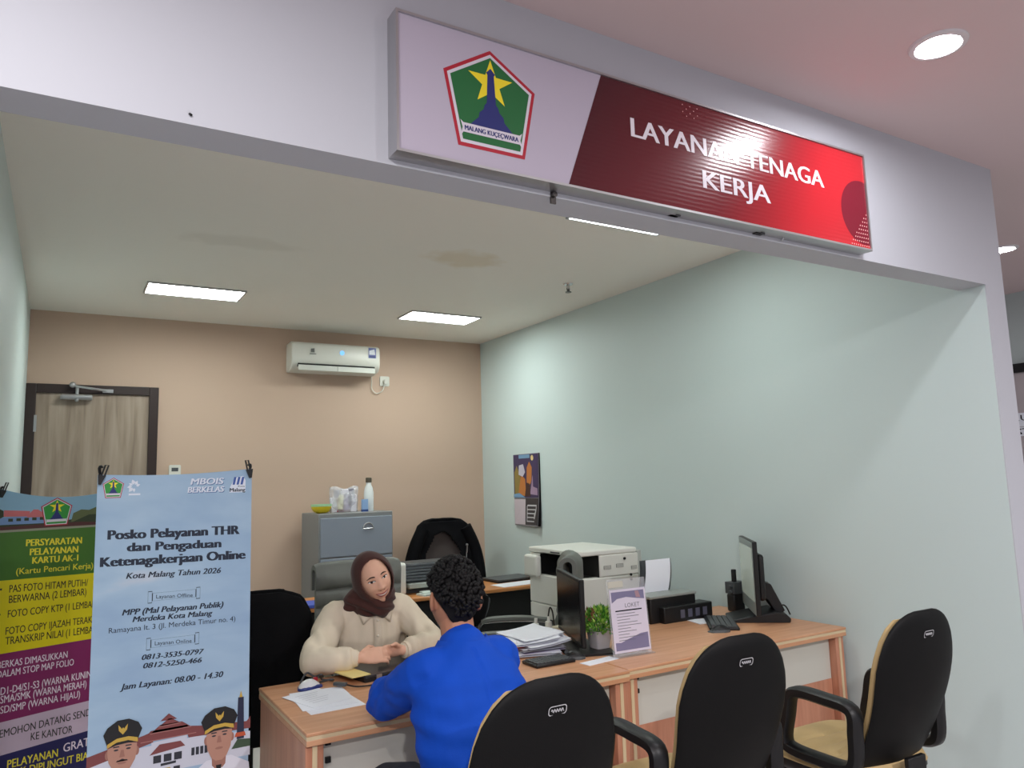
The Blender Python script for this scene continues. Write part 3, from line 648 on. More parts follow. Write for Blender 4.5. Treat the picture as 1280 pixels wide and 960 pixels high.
# ink tank printer with paper in its feeder
ip = thing('ink_printer', 'black ink tank printer with white paper standing in its rear feeder', 'printer', (2.90, 3.26, .75), R(0))
obj('body', G().box(-.16, .17, -.06, .11, 0, .13), m_black, ip, bevel=.006)
obj('ink_tank', G().box(-.1, .255, -.1, .0, 0, .085), m_black, ip, bevel=.006)
for k in range(4): obj('ink_window', G().box(.015+.055*k, .045+.055*k, -.1025, -.1, .02, .062), mat('ink window', (92, 92, 108), .3), ip, smooth=0)
obj('scanner_lid', G().box(-.165, .175, -.065, .06, .13, .145), mat('grey lid', (150, 156, 152), .4), ip, bevel=.004)
sup = lambda o: (lambda p, q: (-.11+.22*p+.06*q, .07+.045*q*q+o, .14+.17*q))
obj('paper_support', G().grid(4, 10, sup(.012)).grid(4, 10, sup(.03)), m_greyd, ip, smooth=60)
obj('loaded_paper', G().grid(4, 10, lambda p, q: (-.1+.18*p+.06*q, .06+.04*q*q, .145+.17*q)).grid(4, 10, lambda p, q: (-.1+.18*p+.06*q, .063+.04*q*q, .145+.17*q)), m_paper, ip, smooth=60)

# plant
pl = thing('potted_plant', 'small green bushy plant in a white pot beside the leaflet stand', 'plant', (2.165, 2.895, .75))
obj('pot', G().loft([[V((f*x, f*y, z)) for x, y in rrect(-1, 1, -1, 1, .35)] for f, z in ((.03, 0), (.034, .004), (.047, .085), (.049, .09), (.043, .09), (.04, .075))]), mat('white glazed pot', (222, 218, 220), .35), pl)
g = G()
mg = [mat('leaf '+n, c, .5) for n, c in (('green', (122, 186, 70)), ('light', (184, 222, 104)), ('deep', (72, 134, 54)), ('russet', (150, 104, 74)))]
for k in range(760):
    th, ph = random.uniform(0, 2*pi), math.acos(random.uniform(-.55, 1)); r = random.uniform(.55, 1)
    c = V((.088*sin(ph)*cos(th)*r, .088*sin(ph)*sin(th)*r, .105+.072*cos(ph)*r+.012))
    d = (V((sin(ph)*cos(th), sin(ph)*sin(th), cos(ph)+.4))+V((random.uniform(-.5, .5), random.uniform(-.5, .5), random.uniform(-.3, .5)))).normalized()
    s_ = d.cross(V((random.uniform(-1, 1), random.uniform(-1, 1), .3))).normalized(); L_ = random.uniform(.018, .03); w_ = L_*.28
    mi = 3 if (c.x < -.03 and c.z > .13 and random.random() < .35) else random.choice((0, 0, 1, 1, 2))
    n_ = d.cross(s_)*.003
    g.poly([c, c+d*L_*.45+s_*w_+n_, c+d*L_, c+d*L_*.45-s_*w_+n_], mi)
obj('foliage', g, mg, pl, smooth=0)
g = G()
for k in range(14): a = k*2.4; g.cyl((.012*cos(a), .012*sin(a), .07), (.04*cos(a), .04*sin(a), .15), .0018, n=5)
obj('stems', g, mg[2], pl)
obj('soil', G().lathe([(.0, .074), (.038, .076), (.038, .07), (0, .07)]), mat('soil', (60, 46, 36), .9), pl)

# acrylic leaflet stand
m_acr = mat('clear acrylic', (236, 238, 244), .05, alpha=.22, spec=.7)
ls = thing('leaflet_stand', 'clear acrylic stand holding a printed counter notice', 'sign', (2.217, 2.725, .75), R(-3))
tilt = M.Rotation(R(-6), 4, 'X')
obj('acrylic_sheet', G().box(-.105, .105, -.006, .0, 0.002, .33, X=tilt), m_acr, ls, smooth=0)
obj('acrylic_foot', G().box(-.105, .105, -.03, .07, 0, .004), m_acr, ls, smooth=0)
obj('notice', G().box(-.098, .098, -.009, -.0065, .015, .285, X=tilt), mat('notice paper', (222, 216, 232), .7), ls, smooth=0)
mw = [mat('violet print', (128, 124, 158), .6), mat('warm print', (176, 140, 150), .6)]
g = G(); shape(g, [(-.09, .275), (.09, .275), (.09, .235), (.05, .24), (-.01, .25), (-.06, .245), (-.09, .228)], .0093, 0, tilt); obj('printed_wave', g, mw, ls, smooth=0)
g = G(); shape(g, [(-.09, .025), (.09, .025), (.09, .09), (.05, .088), (-.02, .07), (-.06, .058), (-.09, .06)], .0093, 0, tilt); obj('printed_wave', g, mw, ls, smooth=0)
g = G(); shape(g, [(.04, .272), (.06, .272), (.07, .242), (.045, .245)], .0096, 1, tilt); obj('printed_wave', g, mw, ls, smooth=0)
g = G(); write(g, 'LOKET', -.02, .06, .205, .018, .0093, 0, X=tilt)
for k in range(10):
    z = .178-.0125*k; e = (.03, .05, .0, .04, .06, .0, .03, -.01, .07, .02)[k]
    shape(g, [(-.07, z), (e, z), (e, z+.0025), (-.07, z+.0025)], .0093, 0, tilt)
shape(g, [(-.075, .19), (.07, .19), (.07, .1955), (-.075, .1955)], .0093, 1, tilt)
obj('printed_text', g, [m_print, m_dprint], ls, smooth=0)
obj('top_label', G().box(-.1, -.02, -.009, -.0065, .295, .322, X=tilt), mat('cream label', (206, 204, 190), .7), ls, smooth=0)
# ------------------------------------------------------------------ chairs
def sring(c, a, b, n=28, p=2.6, yb=0):
    """squircle ring in the local xy plane"""
    out = []
    for k in range(n):
        t = 2*pi*k/n; u = abs(cos(t))**(2/p)*(1 if cos(t) >= 0 else -1); w = abs(sin(t))**(2/p)*(1 if sin(t) >= 0 else -1)
        out.append(V((c[0]+a*u, c[1]+b*w+yb*(u*u), c[2])))
    return out
def lut(tab, z):
    for (a, p), (b, q) in zip(tab, tab[1:]):
        if z <= b:
            t = max(0, (z-a)/(b-a)); return p+(q-p)*t
    return tab[-1][1]
def backshape(prof, lean, z0, z1, t, inset=0, yoff=0, bow=.03, n=34, puff=0):
    rings = []; wm = max(p[1] for p in prof)
    for i in range(n+1):
        f = i/n; s = .5-.5*cos(pi*f); z = z0+(z1-z0)*s
        w = max(.012, lut(prof, z)-inset); e = max(.25, min(1, sqrt(max(0, min(z-z0, z1-z)/.035))))
        rings.append(sring((0, lean(z)+yoff, z), w, (t+puff*sin(pi*s))*e, 32, 2.4, bow*(w/wm)**2))
    return rings
VPROF = [(.43, .03), (.435, .11), (.45, .155), (.48, .185), (.54, .2), (.62, .207), (.70, .215), (.78, .223), (.84, .224), (.89, .215), (.94, .196), (.98, .168), (1.005, .138), (1.02, .112), (1.03, .083), (1.035, .055)]
vlean = lambda z: -.168-.30*(z-.45)-.05*sin((z-.45)*5.2)
def visitor_chair(label, loc, rz):
    t = thing('visitor_chair', label, 'chair', loc, rz, 'black backed visitor chairs in front of the desks')
    obj('back_shell', G().loft(backshape(VPROF, vlean, .43, 1.035, .016)), m_shell, t, smooth=60)
    obj('back_cushion', G().loft(backshape(VPROF, vlean, .47, 1.008, .018, .013, .029, puff=.012)), m_khaki, t, smooth=60)
    obj('lumbar_crease', G().tube([(x, vlean(.6)+.029+.03*(x/.21)**2+.030*(1-(x/.225)**2)**.5, .6) for x in [-.2+.04*k for k in range(11)]], .006, 6), mat('khaki seam', (150, 126, 84), .6), t)
    def seat(u, v):
        x = -1+2*u; y = -1+2*v; r = max(abs(x), abs(y)); 
        q = (abs(x)**4+abs(y)**4)**.25
        k = r/q if q > 0 else 1
        X_, Y_ = x*k*.245, y*k*.235
        z = .455+.06*max(0, 1-r**5)**.5
        for c in (-.5, -.12, .22):
            z -= .007*exp(-((y-c-.12*x*x)/.03)**2)*(r < .9)
        return X_, Y_+.02, z
    g = G().grid(36, 36, seat)
    g.grid(2, 2, lambda u, v: seat(u, v)[:2]+(.454,))
    obj('seat_cushion', g, m_khaki, t, smooth=60)
    obj('seat_pan', G().loft([sring((0, .02, z), a, b, 32, 4) for z, a, b in ((.405, .19, .18), (.41, .225, .215), (.435, .243, .233), (.457, .243, .233))]), m_black, t, smooth=50)
    for s in (-1, 1):
        x = s*.243
        pts = [(x, -.205, .70), (x, -.1, .714), (x, .01, .716), (x, .055, .695), (x, .075, .62), (x, .095, .53), (x, .06, .5), (x, -.08, .495), (x, -.17, .5), (x, -.205, .53), (x, -.212, .62)]
        obj('armrest', G().tube(smoothpath(pts, 5, True), .02, closed=True, lat=(1, 0, 0), rect=(.029, .02)), m_black, t, smooth=50)
    g = G()
    for s in (-1, 1):
        g.tube(smoothpath([(s*.2, .15, .405), (s*.23, .23, .39), (s*.235, .25, .34), (s*.235, .24, .08), (s*.235, .22, .022), (s*.235, .12, .013), (s*.235, -.2, .013), (s*.225, -.25, .013)], 5), .0125, 10)
    g.tube([(-.225, -.25, .013), (.225, -.25, .013)], .0125, 10).tube([(-.2, .15, .4), (.2, .15, .4)], .0125, 10)
    obj('sled_frame', g, m_steel, t, smooth=60)
    obj('mount_bracket', G().box(-.06, .06, -.275, -.1, .395, .41).box(-.05, .05, -.275, -.255, .4, .52), m_black, t, bevel=.004)
    X = M.Translation((.0, vlean(.955)-.0165, .955)) @ M.Rotation(R(15), 4, 'X')
    g = G(); o_ = rrect(-.028, .028, -.013, .013, .009, 4); i_ = rrect(-.0255, .0255, -.0105, .0105, .007, 4)
    for k in range(len(o_)):
        shape(g, [o_[k], o_[(k+1) % len(o_)], i_[(k+1) % len(o_)], i_[k]], .001, 0, X)
    g.tube([X @ V((-.019+.038*k/24, -.001, .0045*sin(k*1.25))) for k in range(25)], .0013, 5)
    obj('badge', g, mat('silver badge print', (190, 190, 194), .4), t, smooth=0)
    return t
visitor_chair('black backed visitor chair with the man in blue sitting on it', (1.10, 2.02, 0), R(0))
visitor_chair('khaki visitor chair with black back in the middle of the three', (1.865, 2.08, 0), R(-3))
visitor_chair('khaki visitor chair with black back standing near the bare right wall', (2.66, 1.98, 0), R(-1))
def star_base(t, m, r=.29):
    obj('gas_lift', G().lathe([(.03, .1), (.03, .25), (.018, .25), (.018, .42)]), m_black, t)
    g = G()
    for k in range(5):
        a = 2*pi*k/5; g.tube([(0, 0, .11), (r*cos(a)*.6, r*sin(a)*.6, .1), (r*cos(a), r*sin(a), .07)], [.03, .022, .016], 8)
    obj('star_base', g, m, t)
    for k in range(5):
        a = 2*pi*k/5; c = V((r*cos(a), r*sin(a), .03)); d = V((-sin(a), cos(a), 0))*.02
        obj('caster', G().cyl(c-d, c+d, .03), m_black, t)
def ribbed_chair(label, loc, rz, top, wid, ribs=True):
    t = thing('office_chair', label, 'chair', loc, rz, 'grey ribbed office chairs')
    star_base(t, m_chrome)
    z0 = .5; y = lambda z: -.22-.16*(z-.5)-.05*sin((z-.5)*5)
    rows = []
    n = 48
    for i in range(n+1):
        z = z0+(top-.04-z0)*i/n; k = (i % 7)/7; puff = .03*sin(pi*k)**.45 if ribs else .015
        rows.append((V((0, y(z), z)), V((0, 1, 0)), puff))
    yt = y(top-.04)
    for i in range(1, 11):          # the top rolls over backwards
        a = pi*i/10; rows.append((V((0, yt-.036+.036*cos(a), top-.04+.036*sin(a))), V((0, cos(a), sin(a))), .01))
    for i in range(1, 5): rows.append((V((0, yt-.072, top-.04-.02*i)), V((0, -1, 0)), .01))
    xs = [-1+.125*j for j in range(17)]
    rings = []
    for c, nn, p in rows:
        rings.append([c+V((x*wid, .03*x*x, 0))+nn*(.011+p*(1-abs(x)**14)) for x in xs]+[c+V((x*wid, .03*x*x, 0))-nn*.011 for x in xs[::-1]])
    g = G().loft(rings); obj('backrest', g, m_grey, t, smooth=50)
    rows = [(-.2+.46*i/40, .024*sin(pi*((i % 8)/8))**.6 if ribs else .02) for i in range(41)]
    rings = []
    for yy, p in rows:
        dz = -.05*max(0, (yy-.18)/.08)**2
        f = [V((x*wid, yy, .47+dz+p*(1-abs(x)**6))) for x in [-1+.125*j for j in range(17)]]
        rings.append(f+[V((q.x, yy, .44+dz)) for q in f[::-1]])
    obj('seat', G().loft(rings), m_grey, t, smooth=50)
    for s in (-1, 1):
        x = s*(wid+.03)
        a = obj('armrest', G().tube(smoothpath([(x-s*.03, -.22, .52), (x, -.23, .62), (x, -.2, .70), (x, -.05, .715), (x, .14, .71), (x, .2, .69), (x, .21, .62), (x-s*.02, .17, .5), (x-s*.04, .1, .45)], 5), .02, lat=(1, 0, 0), rect=(.014, .01)), m_chrome, t, smooth=50)
        obj('arm_pad', G().tube(smoothpath([(x, -.2, .712), (x, -.05, .727), (x, .13, .722), (x, .19, .705)], 5), .02, lat=(1, 0, 0), rect=(.026, .013)), m_grey, a, smooth=50)
    g = G().box(-.1, .1, -.1, .1, .42, .44); obj('tilt_plate', g, m_black, t)
    return t
ribbed_chair('grey ribbed high back office chair behind the woman in the brown scarf', (1.33, 3.50, 0), R(180), 1.135, .225)
ribbed_chair('grey office chair seen edge on between the middle monitor and the copier', (2.21, 3.78, 0), R(55), 1.105, .2)
def mesh_chair(label, loc, rz, top, wid, z0, mback, mframe, group=None, arms=False):
    t = thing('office_chair', label, 'chair', loc, rz, group)
    star_base(t, m_black)
    lean = lambda z: -.2-.12*(z-.5)
    prof = [(z0, wid*.5), (z0+.03, wid*.8), (z0+.1, wid*.95), ((z0+top)/2+.05, wid), (top-.1, wid*.93), (top-.03, wid*.72), (top, wid*.35)]
    obj('backrest', G().loft(backshape(prof, lean, z0, top, .02, bow=.04)), mback, t, smooth=60)
    edge = [(lut(prof, z), z) for z in [z0+(top-z0)*(.5-.5*cos(pi*i/14)) for i in range(15)]]
    loop = [(x, lean(z)+.04, z) for x, z in edge]+[(-x, lean(z)+.04, z) for x, z in edge[::-1]]
    obj('back_frame', G().tube(smoothpath(loop, 2, True), .011, 8, closed=True), mframe, t, smooth=60)
    obj('seat', G().loft([sring((0, .0, z), a, b, 32, 3.2) for z, a, b in ((.43, .19, .18), (.44, .225, .215), (.47, .235, .225), (.49, .22, .21), (.5, .17, .16))]), m_blackfab, t, smooth=60)
    obj('back_post', G().tube(smoothpath([(0, -.05, .43), (0, -.2, .43), (0, -.24, .5), (0, lean(z0+.2)-.02, z0+.2)]), .02, lat=(1, 0, 0), rect=(.03, .01)), mframe, t)
    if arms:
        for s in (-1, 1): obj('armrest', G().tube(smoothpath([(s*.2, 0, .44), (s*.28, 0, .46), (s*.29, 0, .62), (s*.285, .02, .68), (s*.285, .14, .69)]), .02, lat=(0, 1, 0), rect=(.02, .016)), m_black, t)
    return t
mesh_chair('black office chair half hidden behind the blue banner, left of the woman', (.785, 3.73, 0), R(-3), 1.075, .235, .45, m_blackfab, m_blackfab)
mesh_chair('small black mesh chair with a grey rim behind the head of the man in blue', (2.11, 4.4, 0), R(4), .905, .19, .66, m_blackfab, m_greyd)
mesh_chair('dark brown high back chair with a black jacket, behind the grey printer', (2.87, 5.80, 0), R(180), 1.19, .255, .5, m_brownfab, m_black, arms=True)
jk = thing('jacket', 'black jacket draped over the chair behind the grey printer', 'jacket', (2.87, 5.80, 0), R(180))
lean = lambda z: -.2-.12*(z-.5)
g = G(); rings = []
def jw(z): return lut([(.72, .33), (.8, .315), (.9, .3), (1.0, .285), (1.1, .265), (1.17, .235), (1.21, .17), (1.225, .08)], z)
for i in range(73):
    z = .74+(1.222-.74)*i/72; n = 120
    rings.append([p+V((noise.noise(p*9)*.012, noise.noise(p*9+V((5, 0, 0)))*.012, 0)) for p in sring((0, lean(z)+.0, z), jw(z), .06 if z < 1.2 else .045, n, 2.4, .045)])
# open front: two flaps leave the chair back showing below the collar
me_r = rings; vs = [[g.bm.verts.new(p) for p in r] for r in me_r]
for i in range(72):
    zc = .74+.482*(i+.5)/72
    for j in range(120):
        a = vs[i][j].co; hx = .5*(vs[i][j].co.x+vs[i][(j+1) % 120].co.x); front = vs[i][j].co.y > lean(zc)+.02
        gap = lut([(.74, .2), (.95, .16), (1.04, .1), (1.085, .075), (1.12, 0), (1.3, 0)], zc)
        if front and abs(hx-.02) < gap: continue
        g._f((vs[i][j], vs[i][(j+1) % 120], vs[i+1][(j+1) % 120], vs[i+1][j]))
g._f(vs[-1])
m_jk = mat('black jacket cloth', (13, 13, 17), .9, spec=.15, bump=.3, bscale=30)
jo = obj('jacket_body', g, m_jk, jk, smooth=60)
sm = jo.modifiers.new('solid', 'SOLIDIFY'); sm.thickness = .008; sm.offset = 1
obj('sleeve', G().tube(smoothpath([(.2, -.2, 1.15), (.28, -.19, 1.0), (.33, -.17, .85), (.34, -.15, .7), (.33, -.14, .6)]), .055, 12), m_jk, jk, smooth=60)
obj('sleeve', G().tube(smoothpath([(-.2, -.2, 1.15), (-.27, -.19, 1.0), (-.3, -.17, .87), (-.31, -.15, .72), (-.3, -.14, .62)]), .055, 12), m_jk, jk, smooth=60)
obj('zip_pull', G().cyl((-.19, -.155, .93), (-.19, -.145, .99), .006).ball((-.19, -.15, .995), .012, 6).cyl((-.185, -.15, .93), (-.18, -.148, .85), .004), m_silver, jk)

# ------------------------------------------------------------------ banners
def xstand(t, w, h, cx):
    obj('stand_mast', G().cyl((cx, .1, .02), (cx, .1, .75), .012).cyl((cx, .1, .75), (cx, .1, 1.0), .009), m_black, t)
    obj('stand_hub', G().cyl((cx, .07, .98), (cx, .13, .98), .03), m_black, t)
    for s in (-1, 1):
        obj('stand_arm', G().tube(smoothpath([(cx, .1, .98), (cx+s*w*.25, .09, .98+(h-.98)*.5), (cx+s*(w/2-.012), .012, h-.01), (cx+s*(w/2-.014), .0, h+.03)]), .005, 8), m_black, t)
        obj('stand_arm', G().tube(smoothpath([(cx, .1, .98), (cx+s*w*.25, .09, .5), (cx+s*(w/2-.015), .012, .03)]), .005, 8), m_black, t)
        obj('stand_foot', G().tube([(cx, .1, .4), (cx+s*.2, .28, .012)], .009, 8), m_black, t)
    obj('stand_foot', G().tube([(cx, .1, .4), (cx, -.0+.02, .012)], .009, 8), m_black, t)
def clips(t, pts):
    for u, w, s in pts:
        c = obj('binder_clip', G().prism([(-.012, -.002), (.012, -.002), (.004, .03), (-.004, .03)], -.012, .012, 'yz', X=M.Translation((u, 0, w)) @ M.Rotation(R(90), 4, 'Z') @ M.Rotation(R(180), 4, 'X') @ M.Rotation(R(s), 4, 'X')), m_black, t)
        obj('clip_lever', G().tube([(u-.005+s*.0003, -.006, w), (u-.005+s*.0012, -.006, w+.035), (u+.005+s*.0012, -.006, w+.035), (u+.005+s*.0003, -.006, w)], .0028, 6), m_black, c)
# blue banner: plane y = 2.9, left edge x = .105
BX, BYY, BW = .105, 2.9, .50
bb = thing('standing_banner', 'pale blue standing banner about THR complaints clipped at the top corners', 'banner', (BX, BYY, 0))
m_sky = ramp_mat('blue sky print', [(150, 178, 208), (160, 188, 214), (172, 198, 220), (200, 208, 220)], (1.2, 1, 3.2), 2.2, 4, .4, rough=.32, spec=.4, lo=.3, hi=.8)
top = [(0, 1.592)]+[(BW*i/16, 1.592+.012*i/16-.010*sin(pi*i/16)) for i in range(1, 16)]+[(BW, 1.604)]
g = G().prism([(0.004, .012), (BW+.004, .012)]+top[::-1], 0, .0025)
obj('sheet', g, m_sky, bb, smooth=0)
xstand(bb, BW, 1.59, BW/2)
clips(bb, [(.012, 1.588, 12), (BW-.01, 1.6, -8)])
o1 = .0006
emblem(.153-BX, 1.547, .064, .068, o1, .0002, bb, m_red, m_egreen2, letters=False)
m_navy = mat('navy banner lettering', (18, 32, 54), .5)
g = G()
g = G(); write(g, 'Posko Pelayanan THR', .144-BX, .563-BX, 1.375, .031, o1, .05, dz=-.006); obj('title_line', g, m_navy, bb, smooth=0)
g = G(); write(g, 'dan Pengaduan', .203-BX, .501-BX, 1.332, .029, o1, .05, dz=-.006); obj('title_line', g, m_navy, bb, smooth=0)
g = G(); write(g, 'Ketenagakerjaan Online', .125-BX, .585-BX, 1.287, .031, o1, .05, dz=-.007); obj('title_line', g, m_navy, bb, smooth=0)
g = G()
for s, a, b, z, c, sh, bo in (('Kota Malang Tahun 2026', .202, .503, 1.242, .019, .25, .025), ('Layanan Offline', .296, .412, 1.168, .0125, 0, 0), ('MPP (Mal Pelayanan Publik)', .194, .514, 1.123, .019, .25, .03), ('Merdeka Kota Malang', .226, .478, 1.098, .018, .25, .03), ('Ramayana lt. 3 (Jl. Merdeka Timur no. 4)', .156, .556, 1.07, .017, 0, -.002), ('Layanan Online', .296, .412, 1.014, .0125, 0, 0), ('0813-3535-0797', .258, .453, .971, .017, .25, .03), ('0812-5250-466', .263, .446, .943, .017, .25, .03), ('Jam Layanan: 08.00 - 14.30', .196, .518, .884, .019, .25, .028)):
    g = G(); write(g, s, a-BX, b-BX, z, c, o1, bo, sh, dz=-.006); obj('text_line', g, m_navy, bb, smooth=0)
g = G()
for z in (1.174, 1.02):
    g = G()
    for a, b, h_ in ((.283, .423, .013), (.270, .283, .020), (.423, .436, .020)):
        outline(g, [(a-BX, z-h_), (b-BX, z-h_), (b-BX, z+h_), (a-BX, z+h_)], .0022, o1)
    obj('ticket_frame', g, m_navy, bb, smooth=0)
m_bwhite = mat('white banner print', (226, 232, 244), .5); m_bblue = mat('blue shadow print', (84, 112, 164), .5)
g = G(); write(g, 'MBOIS', .396-BX, .506-BX, 1.551, .022, o1+.0003, .03, .15); write(g, 'BERKELAS', .387-BX, .508-BX, 1.523, .02, o1+.0003, .03, .15)
write(g, 'MBOIS', .398-BX, .508-BX, 1.5485, .022, o1, .035, .15, 1); write(g, 'BERKELAS', .389-BX, .51-BX, 1.5205, .02, o1, .035, .15, 1)
obj('slogan_lettering', g, [m_bwhite, m_bblue], bb, smooth=0)
g = G(); shape(g, [(.527-BX, 1.519), (.583-BX, 1.519), (.583-BX, 1.562), (.575-BX, 1.578), (.545-BX, 1.572), (.53-BX, 1.54)], o1, 0)
write(g, '111', .54-BX, .576-BX, 1.547, .028, o1+.0003, .05, .3, 1); write(g, 'Malang', .529-BX, .582-BX, 1.522, .013, o1+.0003, .03, 0, 2); write(g, 'Kota', .557-BX, .58-BX, 1.538, .006, o1+.0003, .0, 0, 2)
obj('anniversary_logo', g, [m_bwhite, mat('logo blue', (62, 92, 168), .5), m_navy], bb, smooth=0)
g = G(); c0 = (.216-BX, 1.55)
for k in range(7):
    a = R(20+k*42); r0 = .012+.002*(k % 3)
    shape(g, [(c0[0]+.006*cos(a), c0[1]+.006*sin(a)), (c0[0]+r0*cos(a-.5), c0[1]+r0*sin(a-.5)), (c0[0]+(r0+.008)*cos(a), c0[1]+(r0+.008)*sin(a)), (c0[0]+r0*cos(a+.35), c0[1]+r0*sin(a+.35))], o1)
shape(g, [(c0[0]-.016, c0[1]-.03), (c0[0]+.02, c0[1]-.03), (c0[0]+.02, c0[1]-.024), (c0[0]-.016, c0[1]-.024)], o1)
obj('white_logo', g, m_bwhite, bb, smooth=0)
# printed picture of the town hall and two officials
pm_ = [mat('pic '+n, c, .55) for n, c in (('roof', (126, 66, 66)), ('wall', (204, 206, 220)), ('dark', (44, 46, 56)), ('roof edge', (164, 108, 104)), ('gold', (202, 166, 70)), ('tower', (34, 40, 66)), ('orange', (190, 84, 52)), ('skin', (184, 136, 118)), ('skin shade', (160, 112, 98)), ('cap', (22, 22, 26)), ('shirt', (222, 222, 234)), ('green', (60, 80, 60)))]
g = G()
def S(pts, mi, k): shape(g, [(u-BX, w) for u, w in pts], o1+.0002*k, mi)
S([(.109, .60), (.613, .60), (.613, .68), (.43, .695), (.27, .69), (.109, .675)], 1, 0)
S([(.107, .69), (.25, .722), (.30, .735), (.30, .70), (.107, .655)], 0, 1)
S([(.40, .735), (.46, .725), (.60, .715), (.613, .73), (.613, .69), (.41, .695)], 0, 1)
S([(.295, .70), (.405, .705), (.405, .60), (.295, .60)], 1, 2)
for a, b, z0, z1 in ((.262, .434, .706, .738), (.29, .418, .728, .752), (.315, .385, .746, .768)): S([(a, z0), (b, z0+.002), ((b-.03), z1), (a+.03, z1)], 0, 4); 
S([(.346, .785), (.372, .764), (.32, .764)], 0, 4)
for a, b, z0 in ((.262, .434, .704), (.29, .418, .727), (.315, .385, .745)): S([(a, z0), (b, z0+.002), (b, z0+.005), (a, z0+.003)], 3, 5)
S([(.29, .66), (.40, .672), (.385, .69), (.32, .69)], 0, 5)
for k in range(3): S([(.302+.032*k, .632), (.326+.032*k, .632), (.326+.032*k, .656), (.302+.032*k, .656)], 2, 5)
S([(.325, .62), (.372, .622), (.372, .63), (.325, .628)], 2, 6)
for k in range(4): S([(.118+.012*k, .61), (.126+.012*k, .61), (.126+.012*k, .635), (.118+.012*k, .635)], 2, 5)
for k in range(4): S([(.42+.014*k, .635), (.43+.014*k, .635), (.43+.014*k, .66), (.42+.014*k, .66)], 2, 5)
for k in range(3): S([(.305+.03*k, .57), (.325+.03*k, .57), (.325+.03*k, .612), (.305+.03*k, .612)], 4 if k < 2 else 2, 5)
S([(.57, .80), (.589, .80), (.592, .66), (.567, .66)], 5, 5); S([(.574, .80), (.585, .80), (.5795, .822)], 4, 6); S([(.56, .668), (.598, .668), (.594, .682), (.565, .682)], 6, 6); S([(.55, .63), (.613, .63), (.613, .655), (.57, .66)], 11, 5)
S([(.05+BX-.045, .012), (.108, .56), (.613, .56), (.605, .012)], 11, 0)
obj('town_hall_picture', g, pm_, bb, smooth=0)
def official(cx, cz, hw, hh, capw, name, tie):
    global g
    g = G(); E_ = lambda x, z, a, b, f0=0, f1=360, n=24: [(x+a*cos(R(f0+(f1-f0)*i/n)), z+b*sin(R(f0+(f1-f0)*i/n))) for i in range(n)]
    K = 8
    S([(cx-.105, cz-.2), (cx-.095, cz-.115), (cx-.04, cz-.075), (cx+.04, cz-.07), (cx+.1, cz-.105), (cx+.11, cz-.2)], 10, K)
    S([(cx-hw*.6, cz-hh*.5), (cx+hw*.6, cz-hh*.5), (cx+hw*.5, cz-hh-.025), (cx-hw*.5, cz-hh-.025)], 8, K+1)
    S(E_(cx-hw, cz-.01, .007, .014), 8, K+1); S(E_(cx+hw, cz-.01, .007, .014), 8, K+1)
    S([(cx+hw*x, cz+hh*z) for x, z in ((-1, .4), (1, .4), (1, -.1), (.9, -.5), (.6, -.85), (.25, -1), (-.25, -1), (-.6, -.85), (-.9, -.5), (-1, -.1))], 7, K+2)
    for s in (-1, 1):
        S(E_(cx+s*hw*.42, cz+.002, .007, .0028), 2, K+3); S([(cx+s*hw*.42-.01, cz+.01), (cx+s*hw*.42+.01, cz+.01), (cx+s*hw*.42+.008, cz+.014), (cx+s*hw*.42-.008, cz+.014)], 2, K+3)
        S([(cx+s*.03, cz-hh-.005), (cx+s*.008, cz-hh-.03), (cx+s*.02, cz-hh-.045), (cx+s*.045, cz-hh-.015)], 10, K+4)
    S([(cx-.004, cz), (cx+.004, cz), (cx+.008, cz-.022), (cx-.008, cz-.022)], 8, K+3)
    S(E_(cx, cz-.04, .013, .004), 8, K+4)
    if not tie: S([(cx-.018, cz-.035), (cx, cz-.027), (cx+.018, cz-.035), (cx+.014, cz-.031), (cx-.014, cz-.031)], 2, K+5)
    else: S([(cx-.009, cz-hh-.015), (cx+.009, cz-hh-.015), (cx+.007, cz-hh-.03), (cx+.014, cz-hh-.12), (cx-.014, cz-hh-.12), (cx-.007, cz-hh-.03)], 9, K+5)
    t_ = cz+.03
    S([(cx-capw*.78, t_-.012), (cx+capw*.78, t_-.006), (cx+capw, t_+.028), (cx+capw*.8, t_+.05), (cx+capw*.3, t_+.065), (cx-capw*.3, t_+.064), (cx-capw*.8, t_+.045), (cx-capw, t_+.024)], 9, K+6)
    S([(cx-capw*.8, t_-.018), (cx-capw*.3, t_-.004), (cx+capw*.3, t_-.002), (cx+capw*.8, t_-.012), (cx+capw*.78, t_+.002), (cx+capw*.3, t_+.01), (cx-capw*.3, t_+.008), (cx-capw*.78, t_-.006)], 4, K+7)
    S([(cx-capw*.8, t_-.02), (cx-capw*.3, t_-.012), (cx+capw*.3, t_-.01), (cx+capw*.8, t_-.014), (cx+capw*.3, t_-.002), (cx-capw*.3, t_-.004)], 9, K+8)
    for s in (-1, 1): S([(cx, t_+.018), (cx+s*.012, t_+.032), (cx+s*.014, t_+.05), (cx+s*.006, t_+.04), (cx, t_+.03)], 4, K+7)
    S(E_(cx, t_+.03, .004, .01), 4, K+8)
    return obj('printed_portrait', g, pm_, bb, smooth=0)
official(.2085, .695, .043, .068, .057, 'a', False)
official(.509, .683, .042, .08, .06, 'b', True)
